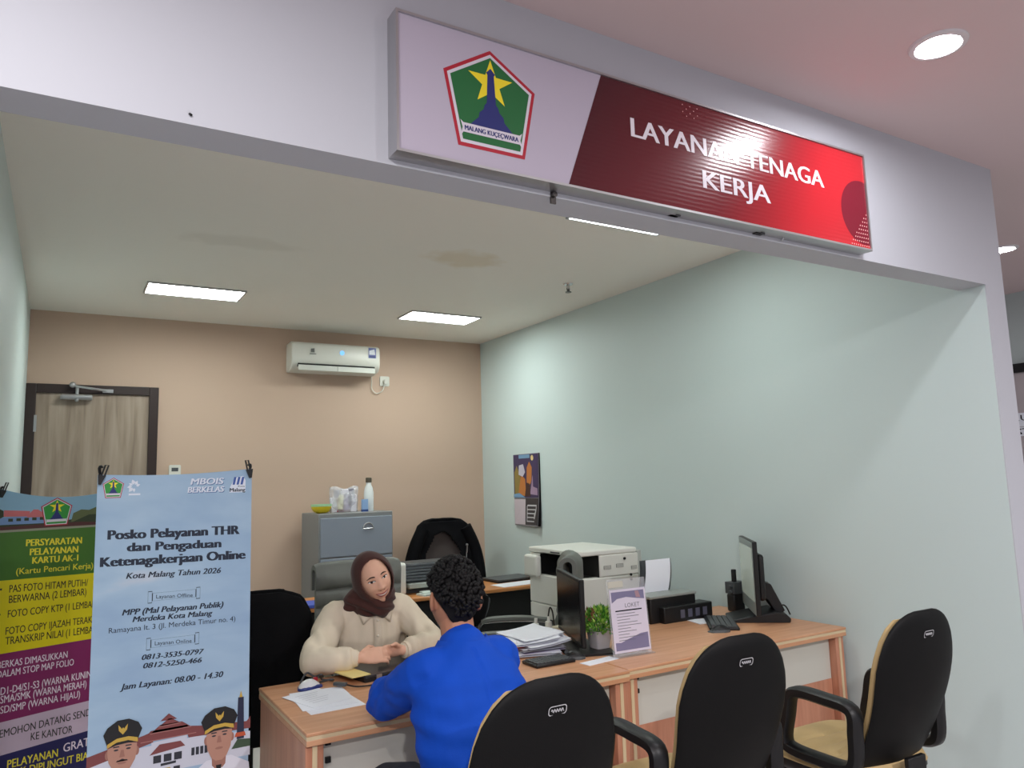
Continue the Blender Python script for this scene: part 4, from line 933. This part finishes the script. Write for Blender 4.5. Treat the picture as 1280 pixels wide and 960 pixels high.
# yellow banner
YA = R(34)
yb = thing('standing_banner', 'yellow, green and magenta standing banner of card requirements by the left wall', 'banner', (-.226, 3.99, 0), YA)
YW, top = .53, []
for i in range(17): f = i/16; top.append((YW*f, 1.563-.035*sin(pi*f)**.8-.02*f))
m_y = [mat('yb '+n, c, .35, spec=.4) for n, c in (('sky', (140, 180, 206)), ('green', (74, 118, 46)), ('yellow', (232, 214, 34)), ('magenta', (138, 48, 100)), ('lilac', (208, 186, 206)), ('navy', (46, 44, 94)))]
def slope(z): return -.022-.04*(1.5-z)*.3
bands = [(1.376, 1), (1.160, 2), (.852, 3), (.568, 4), (.432, 5), (.02, None)]
obj('sheet', G().prism([(0, .012), (YW, .012)]+top[::-1], 0, .0025), m_y[0], yb, smooth=0)
g = G()
for (z, mi), (z2, _) in zip(bands, bands[1:]):
    shape(g, [(0, z2+.008), (YW, z2-.014), (YW, z-.014), (0, z+.008)] if z < 1.37 else [(0, z2+.008), (YW, z2-.014), (YW, z), (0, z)], o1, mi)
obj('colour_bands', g, m_y, yb, smooth=0)
xstand(yb, YW, 1.54, YW/2)
clips(yb, [(.008, 1.553, 14), (YW-.012, 1.535, -8)])
emblem(.258, 1.452, .15, .128, o1+.0012, .0002, yb, m_red, m_egreen2, .06, letters=False)
g = G(); py = [mat('yb pic '+n, c, .5) for n, c in (('roof', (206, 112, 116)), ('wall', (120, 150, 196)), ('tree', (50, 60, 36)), ('olive', (96, 104, 64)), ('maroon', (86, 42, 42)), ('pale', (150, 150, 130)))]
P_ = lambda pts, mi, k: shape(g, pts, o1+.0002*k, mi)
P_([(0, 1.384), (YW, 1.38), (YW, 1.42), (.3, 1.41), (0, 1.41)], 2, 1)
P_([(0, 1.405), (.2, 1.402), (.2, 1.44), (0, 1.436)], 1, 2)
P_([(.02, 1.44), (.13, 1.436), (.135, 1.46), (.02, 1.468)], 0, 3); P_([(.12, 1.432), (.205, 1.43), (.19, 1.452), (.17, 1.465), (.15, 1.466), (.135, 1.452)], 0, 4)
for k in range(5): P_([(.04+.035*k, 1.418), (.06+.035*k, 1.417), (.06+.035*k, 1.43), (.04+.035*k, 1.431)], 2, 5)
P_([(0, 1.43), (.02, 1.44), (.018, 1.465), (0, 1.475)], 2, 4)
P_([(.33, 1.4), (YW, 1.4), (YW, 1.47), (.46, 1.466), (.42, 1.452), (.38, 1.456), (.34, 1.44)], 3, 2); P_([(.34, 1.4), (YW, 1.4), (YW, 1.43), (.42, 1.43), (.38, 1.415)], 2, 3)
P_([(0, 1.378), (YW, 1.374), (YW, 1.388), (.37, 1.398), (0, 1.396)], 4, 4); P_([(0, 1.372), (YW, 1.368), (YW, 1.378), (0, 1.382)], 5, 5)
obj('town_hall_picture', g, py, yb, smooth=0)
yl = [m_ywhite, mat('dark banner lettering', (44, 40, 36), .5), mat('pale banner lettering', (240, 226, 238), .5)]; o2 = .0010
for s, a, b, z, c, dz, mi, bo in (('PERSYARATAN', .125, .389, 1.305, .03, -.010, 0, .03), ('PELAYANAN', .144, .372, 1.263, .03, -.008, 0, .03), ('KARTU AK-1', .157, .374, 1.225, .029, -.009, 0, .03), ('(Kartu Pencari Kerja)', .087, .453, 1.186, .027, -.014, 0, .02),
    ('PAS FOTO HITAM PUTIH/', .062, .430, 1.112, .032, -.02, 1, .01), ('BERWARNA (2 LEMBAR)', .063, .424, 1.067, .032, -.017, 1, .01), ('FOTO COPY KTP (1 LEMBAR)', .061, .484, 1.006, .031, -.02, 1, .01), ('FOTO COPY IJAZAH TERAKHIR', .056, .512, .935, .031, -.022, 1, .01), ('TRANSKRIP NILAI (1 LEMBAR)', .057, .495, .893, .032, -.028, 1, .01),
    ('BERKAS DIMASUKKAN', .03, .343, .8, .029, -.021, 2, .015), ('DALAM STOP MAP FOLIO', .03, .376, .761, .029, -.023, 2, .015), ('D1-D4/S1-S3 (WARNA KUNING)', .049, .50, .687, .031, -.026, 2, .015), ('SMA/SMK (WARNA MERAH)', .05, .444, .652, .031, -.029, 2, .015), ('SD/SMP (WARNA HIJAU)', .052, .414, .61, .03, -.025, 2, .015),
    ('PEMOHON DATANG SENDIRI', .036, .51, .512, .032, -.027, 1, .012), ('KE KANTOR', .19, .384, .46, .032, -.024, 1, .012), ('PELAYANAN', .094, .318, .375, .034, -.023, 0, .02), ('GRATIS', .344, .505, .362, .037, -.012, 2, .02), ('TIDAK DIPUNGUT BIAYA', .058, .52, .338, .034, -.052, 0, .02)):
    g = G(); write(g, s, a, b, z, c, o2, bo, 0, mi, dz=dz); obj('text_line', g, yl, yb, smooth=0)
for z in (1.126, 1.02, .945):
    g = G(); shape(g, [(.022, z), (.03, z), (.03, z+.008), (.022, z+.008)], o2, 1); obj('bullet', g, yl, yb, smooth=0)

# ------------------------------------------------------------------ people
def remesh(g, voxel, smooth_it=3, fac=.5):
    me = g.mesh('tmp'); o = bpy.data.objects.new('tmp', me); COL.objects.link(o)
    r = o.modifiers.new('r', 'REMESH'); r.mode = 'VOXEL'; r.voxel_size = voxel
    if smooth_it: s = o.modifiers.new('s', 'SMOOTH'); s.factor = fac; s.iterations = smooth_it
    dg = bpy.context.evaluated_depsgraph_get(); dg.update()
    out = bpy.data.meshes.new_from_object(o.evaluated_get(dg)); bpy.data.objects.remove(o); bpy.data.meshes.remove(me)
    out.materials.clear(); return out
def folds(me, fn):
    N_ = [v.normal.copy() for v in me.vertices]
    for v, n in zip(me.vertices, N_): v.co += n*fn(v.co)
def frame(yaw, pitch, roll):
    """columns: right, face direction, up; a face with yaw 0 looks along -Y"""
    return M.Rotation(yaw, 3, 'Z') @ M.Rotation(pitch, 3, 'X') @ M.Rotation(roll, 3, 'Y')
def ss(a, b, x): t = min(1, max(0, (x-a)/(b-a))); return t*t*(3-2*t)
def head(g, C, F, female=True):
    """C centre, F 3x3 frame whose -y axis is the face direction"""
    nu, nv = 72, 56
    rings = []
    for j in range(nv+1):
        th = .03+(pi-.06)*j/nv; q = []
        for i in range(nu):
            ph = 2*pi*i/nu; sx, sy, sz = sin(th)*cos(ph), sin(th)*sin(ph), cos(th)   # sy>0 is the front here
            x, f, z = .074*sx, .093*sy, .116*sz
            if sz < 0:
                k = -sz; x *= 1-.30*k**1.7; f *= (1-.06*k) if sy > 0 else (1-.33*k)
            if sy > 0:
                w = ss(.05, .45, sy); t = (.030-z)/.056; d = 0
                if 0 < t <= 1: h = .021*t**1.2
                elif t > 1: h = .021*exp(-((z+.026)/.0065)**2)
                else: h = 0
                sg = .0065+.0065*min(1, max(0, t)); d += h*exp(-(x/sg)**2)
                d += .006*exp(-((abs(x)-.012)/.006)**2-((z+.024)/.007)**2)
                d -= .008*exp(-((abs(x)-.031)/.017)**2-((z-.014)/.012)**2)
                d += .004*exp(-((abs(x)-.03)/.026)**2-((z-.036)/.01)**2)
                d += .006*exp(-((abs(x)-.042)/.02)**2-((z+.022)/.02)**2)
                d += .006*exp(-(x/.028)**2-((z+.056)/.013)**2)
                d += .008*exp(-(x/.022)**2-((z+.097)/.016)**2)
                d -= .003*exp(-(x/.03)**2-((z+.077)/.007)**2)
                f += d*w
            q.append(C+F @ V((x, -f, z)))
        rings.append(q)
    g.loft(rings[::-1])
    for s in (-1, 1):
        X = M.Translation(C) @ F.to_4x4() @ M.Translation((s*.080, .016, -.006)) @ M.Rotation(s*R(-26), 4, 'Z')
        g.ball((0, 0, 0), (.009, .02, .033), 8, X=X)
class Face:
    def __init__(s, me, C, F): s.b = BVHTree.FromPolygons([v.co for v in me.vertices], [tuple(p.vertices) for p in me.polygons]); s.C, s.F = C, F
    def at(s, a, b, off):
        o = s.C+s.F @ V((a, -.3, b)); d = s.F @ V((0, 1, 0)); h = s.b.ray_cast(o, d)[0]
        return (h if h else o+d*.22)-d*off
    def patch(s, g, pts, off, mi=0):
        n = len(pts); c = (sum(p[0] for p in pts)/n, sum(p[1] for p in pts)/n)
        lv = [[g.bm.verts.new(s.at(c[0]+(p[0]-c[0])*f, c[1]+(p[1]-c[1])*f, off)) for p in pts] for f in (.34, .67, 1)]
        m = g.bm.verts.new(s.at(c[0], c[1], off))
        for i in range(n):
            k = (i+1) % n; g._f((m, lv[0][i], lv[0][k]), mi)
            for a, b in ((0, 1), (1, 2)): g._f((lv[a][i], lv[b][i], lv[b][k], lv[a][k]), mi)
    def strip(s, g, line, w, off, mi=0):
        """line of (a, b) with half widths w (number or list)"""
        k = len(line); w = w if isinstance(w, list) else [w]*k
        u = [g.bm.verts.new(s.at(a, b+w[i], off)) for i, (a, b) in enumerate(line)]; d = [g.bm.verts.new(s.at(a, b-w[i], off)) for i, (a, b) in enumerate(line)]
        for i in range(k-1): g._f((d[i], d[i+1], u[i+1], u[i]), mi)
def face_parts(me, C, F, parent, smile=True, lash=True):
    f = Face(me, C, F)
    for s in (-1, 1):
        g = G(); cx, cz = s*.031, .013
        al = [(cx+.0145*cos(t), cz+(.0042 if smile else .0055)*sin(t)*(1 if sin(t) > 0 else .75)) for t in [2*pi*k/20 for k in range(20)]]
        f.patch(g, al, .0008, 0); f.patch(g, [(cx-.001+.0053*cos(2*pi*k/14), cz+.0005+.0053*sin(2*pi*k/14)) for k in range(14)], .0014, 1)
        f.strip(g, [(cx+.016*cos(R(t)), cz+.0006+(.005 if smile else .0062)*sin(R(t))) for t in range(0, 181, 15)], .0014 if lash else .0009, .0018, 1)
        obj('eye', g, [m_eye, m_iris], parent, smooth=60)
        g = G(); f.strip(g, [(s*(.014+.034*t), .031+.006*sin(pi*min(1, t*.9+.1))-.003*t) for t in [k/8 for k in range(9)]], [.001+.0022*sin(pi*min(1, .2+.8*k/8)) for k in range(9)], .001)
        obj('eyebrow', g, m_brow, parent, smooth=60)
    g = G(); W_ = .031 if smile else .022; up = .011 if smile else 0
    ml = lambda t: -.056+up*t*t
    T = [k/8-1 for k in range(17)]
    if smile: f.strip(g, [(W_*.86*t, ml(t)-.0012) for t in T], [.0046*(1-t*t)+.0003 for t in T], .0012, 1)
    f.strip(g, [(W_*t, ml(t)+(.004 if smile else .002)*(1-t*t)+.0012) for t in T], [.0024*(1-t*t)**.6+.0005 for t in T], .0015, 0)
    f.strip(g, [(W_*t, ml(t)-(.0075 if smile else .003)*(1-t*t)-.0005) for t in T], [.0032*(1-t*t)**.6+.0004 for t in T], .0015, 0)
    obj('lips', g, [m_lip, m_teeth], parent, smooth=60)
    g = G()
    for s in (-1, 1): f.patch(g, [(s*.0085+.0032*cos(2*pi*k/10), -.0345+.0016*sin(2*pi*k/10)) for k in range(10)], .0006)
    obj('nostril', g, m_brow, parent, smooth=60)
def hand(g, Wp, d, n, side, curl, spread=.0, scale=1, thumb=.6):
    """Wp wrist, d finger direction, n palm normal, side=+1/-1 puts the thumb"""
    d = V(d).normalized(); n = V(n); n = (n-d*n.dot(d)).normalized(); l = d.cross(n)*side; s = scale; Wp = V(Wp)
    g.tube([Wp-d*.03*s, Wp, Wp+d*.03*s, Wp+d*.065*s, Wp+d*.092*s], [(.024*s, .018*s), (.026*s, .018*s), (.036*s, .016*s), (.041*s, .0145*s), (.038*s, .011*s)], 14, lat=l, rnd=True)
    for k, (o, L_) in enumerate(((.0295, .070), (.0100, .079), (-.0100, .073), (-.0285, .057))):
        c = curl[k] if isinstance(curl, (list, tuple)) else curl
        p = Wp+d*.086*s+l*o*s; a = c*.35; pts = [p-d*.02*s, p]; dd = (d+l*o*spread*8).normalized()
        for m, q in enumerate((.46, .30, .24)):
            v = dd*cos(a)+n*sin(a); p = p+v*L_*q*s; pts.append(p); a += c*(.55 if m == 0 else .4)
        g.tube(pts, [.0098*s, .0096*s, .0086*s, .0078*s, .0062*s], 10, rnd=True)
    b = Wp+d*.022*s+l*.026*s; v = (d*.62+l*.62+n*thumb*.5).normalized(); v2 = (d*.9+l*.15+n*thumb*.7).normalized()
    g.tube([b-v*.012*s, b+v*.022*s, b+v*.044*s, b+v*.044*s+v2*.028*s], [.0145*s, .0125*s, .0105*s, .0072*s], 10, rnd=True)
def P3(*a): return [V(p) for p in a]

# --- the woman behind the desk
wo = V((1.27, 3.58, 0))
hc, hF = V((1.24, 3.345, 1.108)), frame(R(-2), R(5), R(-20))
g = G(); head(g, hc, hF)
g.tube(P3((1.262, 3.43, .93), (1.255, 3.415, .99), hc+hF @ V((0, .02, -.07))), [.062, .05, .05], 16)
tor = [((1.27, 3.60, .50), .165, .115), ((1.27, 3.585, .60), .15, .105), ((1.265, 3.55, .70), .135, .098), ((1.262, 3.51, .80), .148, .105), ((1.258, 3.465, .89), .155, .095), ((1.256, 3.435, .95), .13, .07), ((1.255, 3.425, .985), .07, .055)]
g.tube([p for p, a, b in tor], [(a, b) for p, a, b in tor], 28, lat=(1, 0, 0), rnd=True)
rs, re, rw = V((1.085, 3.44, .945)), V((.925, 3.20, .812)), V((1.10, 3.125, .822))
ls_, le, lw = V((1.41, 3.43, .95)), V((1.485, 3.215, .812)), V((1.295, 3.155, .82))
for a, b, c in ((rs, re, rw), (ls_, le, lw)):
    g.tube([a, (a+b)/2, b], [.045, .04, .034], 12, rnd=True); g.tube([b, (b+c)/2, c], [.034, .031, .022], 12, rnd=True)
hand(g, rw, (.97, -.12, .03), (.1, .78, -.62), 1, [.85, .95, 1.0, 1.05], scale=.95, thumb=.9)
hand(g, lw, (-.97, .02, .06), (0, -.8, -.45), 1, [1.0, 1.1, 1.15, 1.2], scale=.88, thumb=.7)
for s in (-1, 1):
    x = 1.27+s*.09
    g.tube(P3((x, 3.58, .53), (x, 3.36, .535), (x, 3.16, .52)), [.085, .075, .055], 14, rnd=True); g.tube(P3((x, 3.16, .52), (x, 3.20, .28), (x, 3.22, .09)), [.055, .05, .036], 14, rnd=True)
    g.tube(P3((x, 3.25, .045), (x, 3.14, .035), (x, 3.05, .03)), [.04, .036, .026], 12, lat=(1, 0, 0), rnd=True)
me = remesh(g, .0042, 2); me.transform(M.Translation(-wo))
wm = finish('person', me, m_skin, None, wo, smooth=180)
tag(wm, 'smiling seated woman in a dark brown headscarf and cream blouse, hands clasped on the laptop', 'person')
C_ = hc-wo; face_parts(me, C_, hF, wm)
# blouse
g = G()
sh = [((1.27, 3.60, .50), .195, .145), ((1.27, 3.585, .60), .19, .14), ((1.265, 3.545, .70), .182, .135), ((1.262, 3.50, .80), .188, .138), ((1.258, 3.46, .88), .185, .122), ((1.256, 3.44, .94), .160, .092), ((1.255, 3.43, .985), .105, .075), ((1.254, 3.422, 1.01), .07, .062)]
g.tube([p for p, a, b in sh], [(a, b) for p, a, b in sh], 36, lat=(1, 0, 0), rnd=True)
for a, b, c in ((rs, re, rw), (ls_, le, lw)):
    ins = V((1.258-a.x, 0, .01))*.35
    g.tube(smoothpath([a+ins, a, (a+b)/2+V((0, .01, -.012)), b+V((0, .015, -.0))], 4), [.066]*4+[.066]*4+[.062]*4+[.054], 16, rnd=True)
    e = c+(b-c).normalized()*.03
    g.tube(smoothpath([b+V((0, .012, 0)), b*.7+c*.3+V((0, 0, .003)), b*.35+c*.65, e], 4), [.056]*4+[.055]*4+[.048]*4+[.037], 16, rnd=True)
bm_ = remesh(g, .007, 3)
def wf(p):
    return .007*noise.noise(V((p.x*13, p.y*9, p.z*3.5)))+.004*noise.noise(V((p.x*30+3, p.y*22, p.z*9)))+.0035*sin(p.x*85+2*noise.noise(p*8))*ss(.5, .62, p.z)*(1-ss(.9, .97, p.z))*ss(3.52, 3.38, p.y)
folds(bm_, wf); bm_.transform(M.Translation(-wo))
finish('blouse', bm_, m_cream, wm, smooth=180)
bf = Face(bm_, V((1.257, 3.45, .9))-wo, frame(0, R(-12), 0))
g = G()
bf.strip(g, [(-.0, .085-.02*k) for k in range(2)], .001, .004)
for s in (-1, 1):
    bf.patch(g, [(s*.004, .05), (s*.03, .09), (s*.075, .10), (s*.088, .06), (s*.066, -.012), (s*.03, .018)], .011)
obj('collar', g, m_cream, wm, smooth=60).modifiers.new('s', 'SOLIDIFY').thickness = .006
g = G(); v_ = [[g.bm.verts.new(bf.at(a, b, .007)) for a in (-.016, .016)] for b in [.05-.022*k for k in range(11)]]
for r0, r1 in zip(v_, v_[1:]): g._f((r0[0], r0[1], r1[1], r1[0]))
obj('placket', g, m_cream, wm, smooth=60).modifiers.new('s', 'SOLIDIFY').thickness = .003
for k in range(3): obj('button', G().ball(bf.at(0, .0-.065*k, .011), .005, 6), mat('pearl button', (238, 228, 212), .3), wm)
for a, c in ((re, rw), (le, lw)):
    d = (a-c).normalized(); obj('cuff', G().tube([c+d*.012-wo, c+d*.03-wo, c+d*.062-wo], [.034, .037, .041], 16), m_cream, wm, smooth=60)
g = G()
g.tube(P3((1.27, 3.62, .52), (1.27, 3.5, .53), (1.27, 3.3, .535), (1.27, 3.12, .52), (1.27, 3.1, .42), (1.27, 3.13, .2)), [(.2, .09), (.21, .1), (.2, .095), (.19, .08), (.19, .08), (.2, .1)], 20, lat=(1, 0, 0), rnd=True)
sk = remesh(g, .012, 3); sk.transform(M.Translation(-wo)); finish('skirt', sk, m_trouser, wm, smooth=180)
# headscarf: shell around the face opening, gathered below the chin
g = G(); rings = []
for i in range(30):
    t = i/29; q = []
    for k in range(48):
        ph = 2*pi*k/48; t0 = .80+.10*sin(ph)+.05*max(0, -sin(ph))
        th = t0+(pi-.02-t0)*t
        rim = .006*(1-min(1, t*9))
        x = (.096+rim)*sin(th)*cos(ph); f = .104*cos(th)-.012; z = (.130+rim)*sin(th)*sin(ph)
        if z < 0: x *= 1-.16*(-z/.13)**1.5; 
        q.append(hc+hF @ V((x, -f, z)))
    rings.append(q)
inner = [[hc+(p-hc)*.94 for p in r] for r in rings]
g.loft(rings+inner[::-1], cap=False, closed=True)
ch = hc+hF @ V((0, -.01, -.105))
dr_ = [(hc+hF @ V((0, .035, -.04)), .084, .074), (hc+hF @ V((0, .022, -.085)), .082, .088), (ch+V((-.014, .034, .0)), .093, .085), (ch+V((-.024, .048, -.012)), .106, .078), (ch+V((-.024, .062, -.024)), .096, .06)]
g.tube([p for p, a, b in dr_], [(a, b) for p, a, b in dr_], 30, lat=(1, 0, 0), rnd=True)
g.tube([hc+hF @ V((-.045, .03, -.045)), hc+V((-.085, .055, -.10)), hc+V((-.108, .07, -.135))], [.052, .042, .022], 16, rnd=True)
hj = remesh(g, .0045, 4)
def hf(p):
    low = 1-ss(1.0, 1.06, p.z); return low*(.006*sin(p.z*120+p.x*60+4*noise.noise(p*9)))+.003*noise.noise(p*14)
folds(hj, hf); hj.transform(M.Translation(-wo)); finish('headscarf', hj, m_hijab, wm, smooth=180)

# --- the man in blue on the near chair
mo_ = V((1.10, 2.10, 0))
hc2, hF2 = V((1.122, 2.285, 1.152)), frame(R(180), R(10), R(0)); hF2 = frame(R(176), R(8), R(-4))
g = G(); head(g, hc2, hF2)
g.tube(P3((1.108, 2.21, .96), (1.112, 2.23, 1.02), (1.119, 2.262, 1.09)), [.058, .055, .055], 16)
tor = [((1.09, 2.06, .50), .165, .12), ((1.09, 2.07, .60), .152, .11), ((1.093, 2.09, .72), .15, .105), ((1.097, 2.12, .82), .15, .10), ((1.10, 2.155, .90), .145, .09), ((1.105, 2.185, .95), .10, .065), ((1.108, 2.2, .985), .06, .05)]
g.tube([p for p, a, b in tor], [(a, b) for p, a, b in tor], 28, lat=(1, 0, 0), rnd=True)
ls2, le2, lw2 = V((.965, 2.18, .965)), V((.955, 2.485, .818)), V((1.20, 2.715, .80))
rs2, re2, rw2 = V((1.24, 2.20, .97)), V((1.33, 2.46, .815)), V((1.30, 2.78, .80))
for a, b, c in ((ls2, le2, lw2), (rs2, re2, rw2)):
    g.tube([a, (a+b)/2, b], [.05, .045, .038], 12, rnd=True); g.tube([b, (b+c)/2, c], [.038, .034, .025], 12, rnd=True)
hand(g, lw2, (.85, .5, -.03), (.05, 0, -1), 1, .5); hand(g, rw2, (-.25, .95, -.03), (0, 0, -1), -1, .5)
for s in (-1, 1):
    x = 1.10+s*.1
    g.tube(P3((x, 2.09, .56), (x+s*.02, 2.35, .57), (x+s*.03, 2.50, .54)), [.09, .08, .06], 14, rnd=True); g.tube(P3((x+s*.03, 2.50, .54), (x+s*.03, 2.44, .3), (x+s*.03, 2.40, .1)), [.06, .055, .04], 14, rnd=True)
    g.tube(P3((x+s*.03, 2.38, .05), (x+s*.03, 2.46, .04), (x+s*.03, 2.53, .03)), [.045, .04, .03], 12, lat=(1, 0, 0), rnd=True)
me2 = remesh(g, .0045, 2); me2.transform(M.Translation(-mo_))
mn = finish('person', me2, m_skin2, None, mo_, smooth=180)
tag(mn, 'dark haired man in a royal blue jacket, back to us, elbow on the desk', 'person')
face_parts(me2, hc2-mo_, hF2, mn, False, False)
g = G()
jt = [((1.085, 2.06, .50), .185, .15), ((1.09, 2.065, .58), .178, .145), ((1.092, 2.085, .70), .175, .14), ((1.095, 2.115, .82), .182, .14), ((1.10, 2.15, .90), .186, .13), ((1.104, 2.175, .955), .172, .105), ((1.107, 2.193, .995), .12, .08), ((1.109, 2.207, 1.025), .078, .066)]
g.tube([p for p, a, b in jt], [(a, b) for p, a, b in jt], 36, lat=(1, 0, 0), rnd=True)
for a, b, c in ((ls2, le2, lw2), (rs2, re2, rw2)):
    ins = V((1.105-a.x, 0, .015))*.35
    g.tube(smoothpath([a+ins, a+V((0, 0, -.004)), (a+b)/2+V((0, 0, -.01)), b], 4), [.066]*4+[.068]*4+[.064]*4+[.058], 16, rnd=True)
    e = c+(b-c).normalized()*.02
    g.tube(smoothpath([b, b*.65+c*.35+V((0, 0, .004)), b*.3+c*.7, e], 4), [.06]*4+[.057]*4+[.05]*4+[.042], 16, rnd=True)
jm = remesh(g, .007, 3)
def jf(p):
    k = .006*noise.noise(V((p.x*7, p.y*7, p.z*17)))+.004*noise.noise(V((p.x*16+7, p.y*16, p.z*30)))
    k += .003*sin(p.z*70+p.x*26+3*noise.noise(p*6))*ss(.62, .72, p.z)*(1-ss(.88, .97, p.z))*(1-ss(2.3, 2.4, p.y))
    k += .004*sin((p.y+p.z)*75+3*noise.noise(p*7))*ss(2.3, 2.42, p.y)
    k -= .006*exp(-((p.x-1.10)/.006)**2)*(p.y < 2.12)
    return k
folds(jm, jf); jm.transform(M.Translation(-mo_)); finish('jacket', jm, m_blue, mn, smooth=180)
g = G(); rings = []
nk = V((1.112, 2.222, 1.005))
for z, a, b, dy in ((-.02, .094, .08, -.012), (.0, .084, .076, -.006), (.022, .075, .069, .004), (.034, .070, .064, .01), (.036, .066, .06, .011), (.02, .066, .06, .006), (.0, .068, .062, .0)):
    rings.append([nk-mo_+V((a*cos(2*pi*k/36), dy+b*sin(2*pi*k/36), z-.018*max(0, sin(2*pi*k/36)))) for k in range(36)])
g.loft(rings, cap=False); obj('jacket_collar', g, m_blue, mn, smooth=60)
g = G(); rings = []
for z, a, b in ((.008, .124, .114), (.02, .113, .105), (.062, .084, .079), (.058, .078, .072)):
    rings.append([nk-mo_+V((a*cos(R(185+170*k/24)), -.006+b*sin(R(185+170*k/24)), z-.02)) for k in range(25)])
for r0, r1 in zip(rings, rings[1:]):
    a = [g.bm.verts.new(p) for p in r0]; b = [g.bm.verts.new(p) for p in r1]
    for k in range(24): g._f((a[k], a[k+1], b[k+1], b[k]))
cf = obj('collar_fold', g, m_blue, mn, smooth=60); cf.modifiers.new('s', 'SOLIDIFY').thickness = .004
for k, (a, c) in enumerate(((le2, lw2), (re2, rw2))):
    d = (a-c).normalized(); obj('sleeve_cuff', G().tube([c+d*.008-mo_, c+d*.03-mo_, c+d*.06-mo_], [.040, .044, .048], 16), m_blue, mn, smooth=60)
g = G()
g.tube(P3((1.10, 2.04, .53), (1.10, 2.12, .56)), [(.185, .11), (.19, .11)], 20, lat=(1, 0, 0), rnd=True)
for s in (-1, 1):
    x = 1.10+s*.1
    g.tube(P3((x, 2.09, .56), (x+s*.02, 2.35, .57), (x+s*.03, 2.50, .545), (x+s*.03, 2.50, .5), (x+s*.03, 2.44, .3), (x+s*.03, 2.405, .1)), [.1, .088, .07, .068, .065, .06], 14, rnd=True)
tm = remesh(g, .01, 3); tm.transform(M.Translation(-mo_)); finish('trousers', tm, m_trouser, mn, smooth=180)
for s in (-1, 1):
    g = G(); x = 1.10+s*.13
    g.tube(P3((x, 2.36, .055), (x, 2.46, .048), (x, 2.54, .036)), [(.05, .05), (.05, .044), (.036, .03)], 14, lat=(1, 0, 0), rnd=True)
    sm_ = remesh(g, .008, 2); sm_.transform(M.Translation(-mo_)); finish('shoe', sm_, m_black, mn, smooth=180)
# wavy hair: a lumpy cap plus many curled locks
g = G(); rings = []
hcl = hc2-mo_
for j in range(30):
    th = .03+2.35*j/29; q = []
    for i in range(48):
        ph = 2*pi*i/48; sx, sy, sz = sin(th)*cos(ph), sin(th)*sin(ph), cos(th)   # sy>0 front
        lim = 1.0 if sy < .25 else 1
        th2 = th*(1-.42*ss(-.1, .75, sin(ph)))*(1-.40*abs(cos(ph))**2.5)
        sx, sy, sz = sin(th2)*cos(ph), sin(th2)*sin(ph), cos(th2)
        d = V((.084*sx, -.101*sy, .124*sz)); d += d.normalized()*(.008*noise.noise(d*42)+.004*noise.noise(d*90))
        if sz < 0: d.x *= 1-.22*(-sz); d.y *= 1-.26*(-sz)
        q.append(hcl+hF2 @ (d+V((0, .004, .004))))
    rings.append(q)
g.loft(rings)
for k in range(640):
    ph = random.uniform(0, 2*pi); th = math.acos(random.uniform(-.45, 1)); fr = ss(-.1, .75, sin(ph)); th *= (1-.42*fr)*(1-.40*abs(cos(ph))**2.5)
    d = V((.082*sin(th)*cos(ph), -.099*sin(th)*sin(ph), .122*cos(th)))
    if d.z < 0: d.x *= 1-.2*(-d.z/.13); d.y *= 1-.24*(-d.z/.13)
    n = d.normalized(); t1 = n.cross(V((random.uniform(-1, 1), random.uniform(-1, 1), random.uniform(-.2, 1)))).normalized(); t2 = n.cross(t1)
    Lr = random.uniform(.007, .014) if d.z > -.02 else random.uniform(.004, .008); a0 = random.uniform(0, 6.3); pts = []
    for m in range(7):
        a = a0+m*.5; pts.append(hcl+hF2 @ (d+V((0, .004, .004))+t1*Lr*cos(a)*.8+t2*Lr*sin(a)*.8+n*(.002+.011*sin(pi*m/6)*(1 if d.z > -.02 else .4))))
    g.tube(pts, [.002, .0045, .006, .0064, .0058, .004, .0015], 6)
obj('hair', g, m_hair, mn, smooth=180)
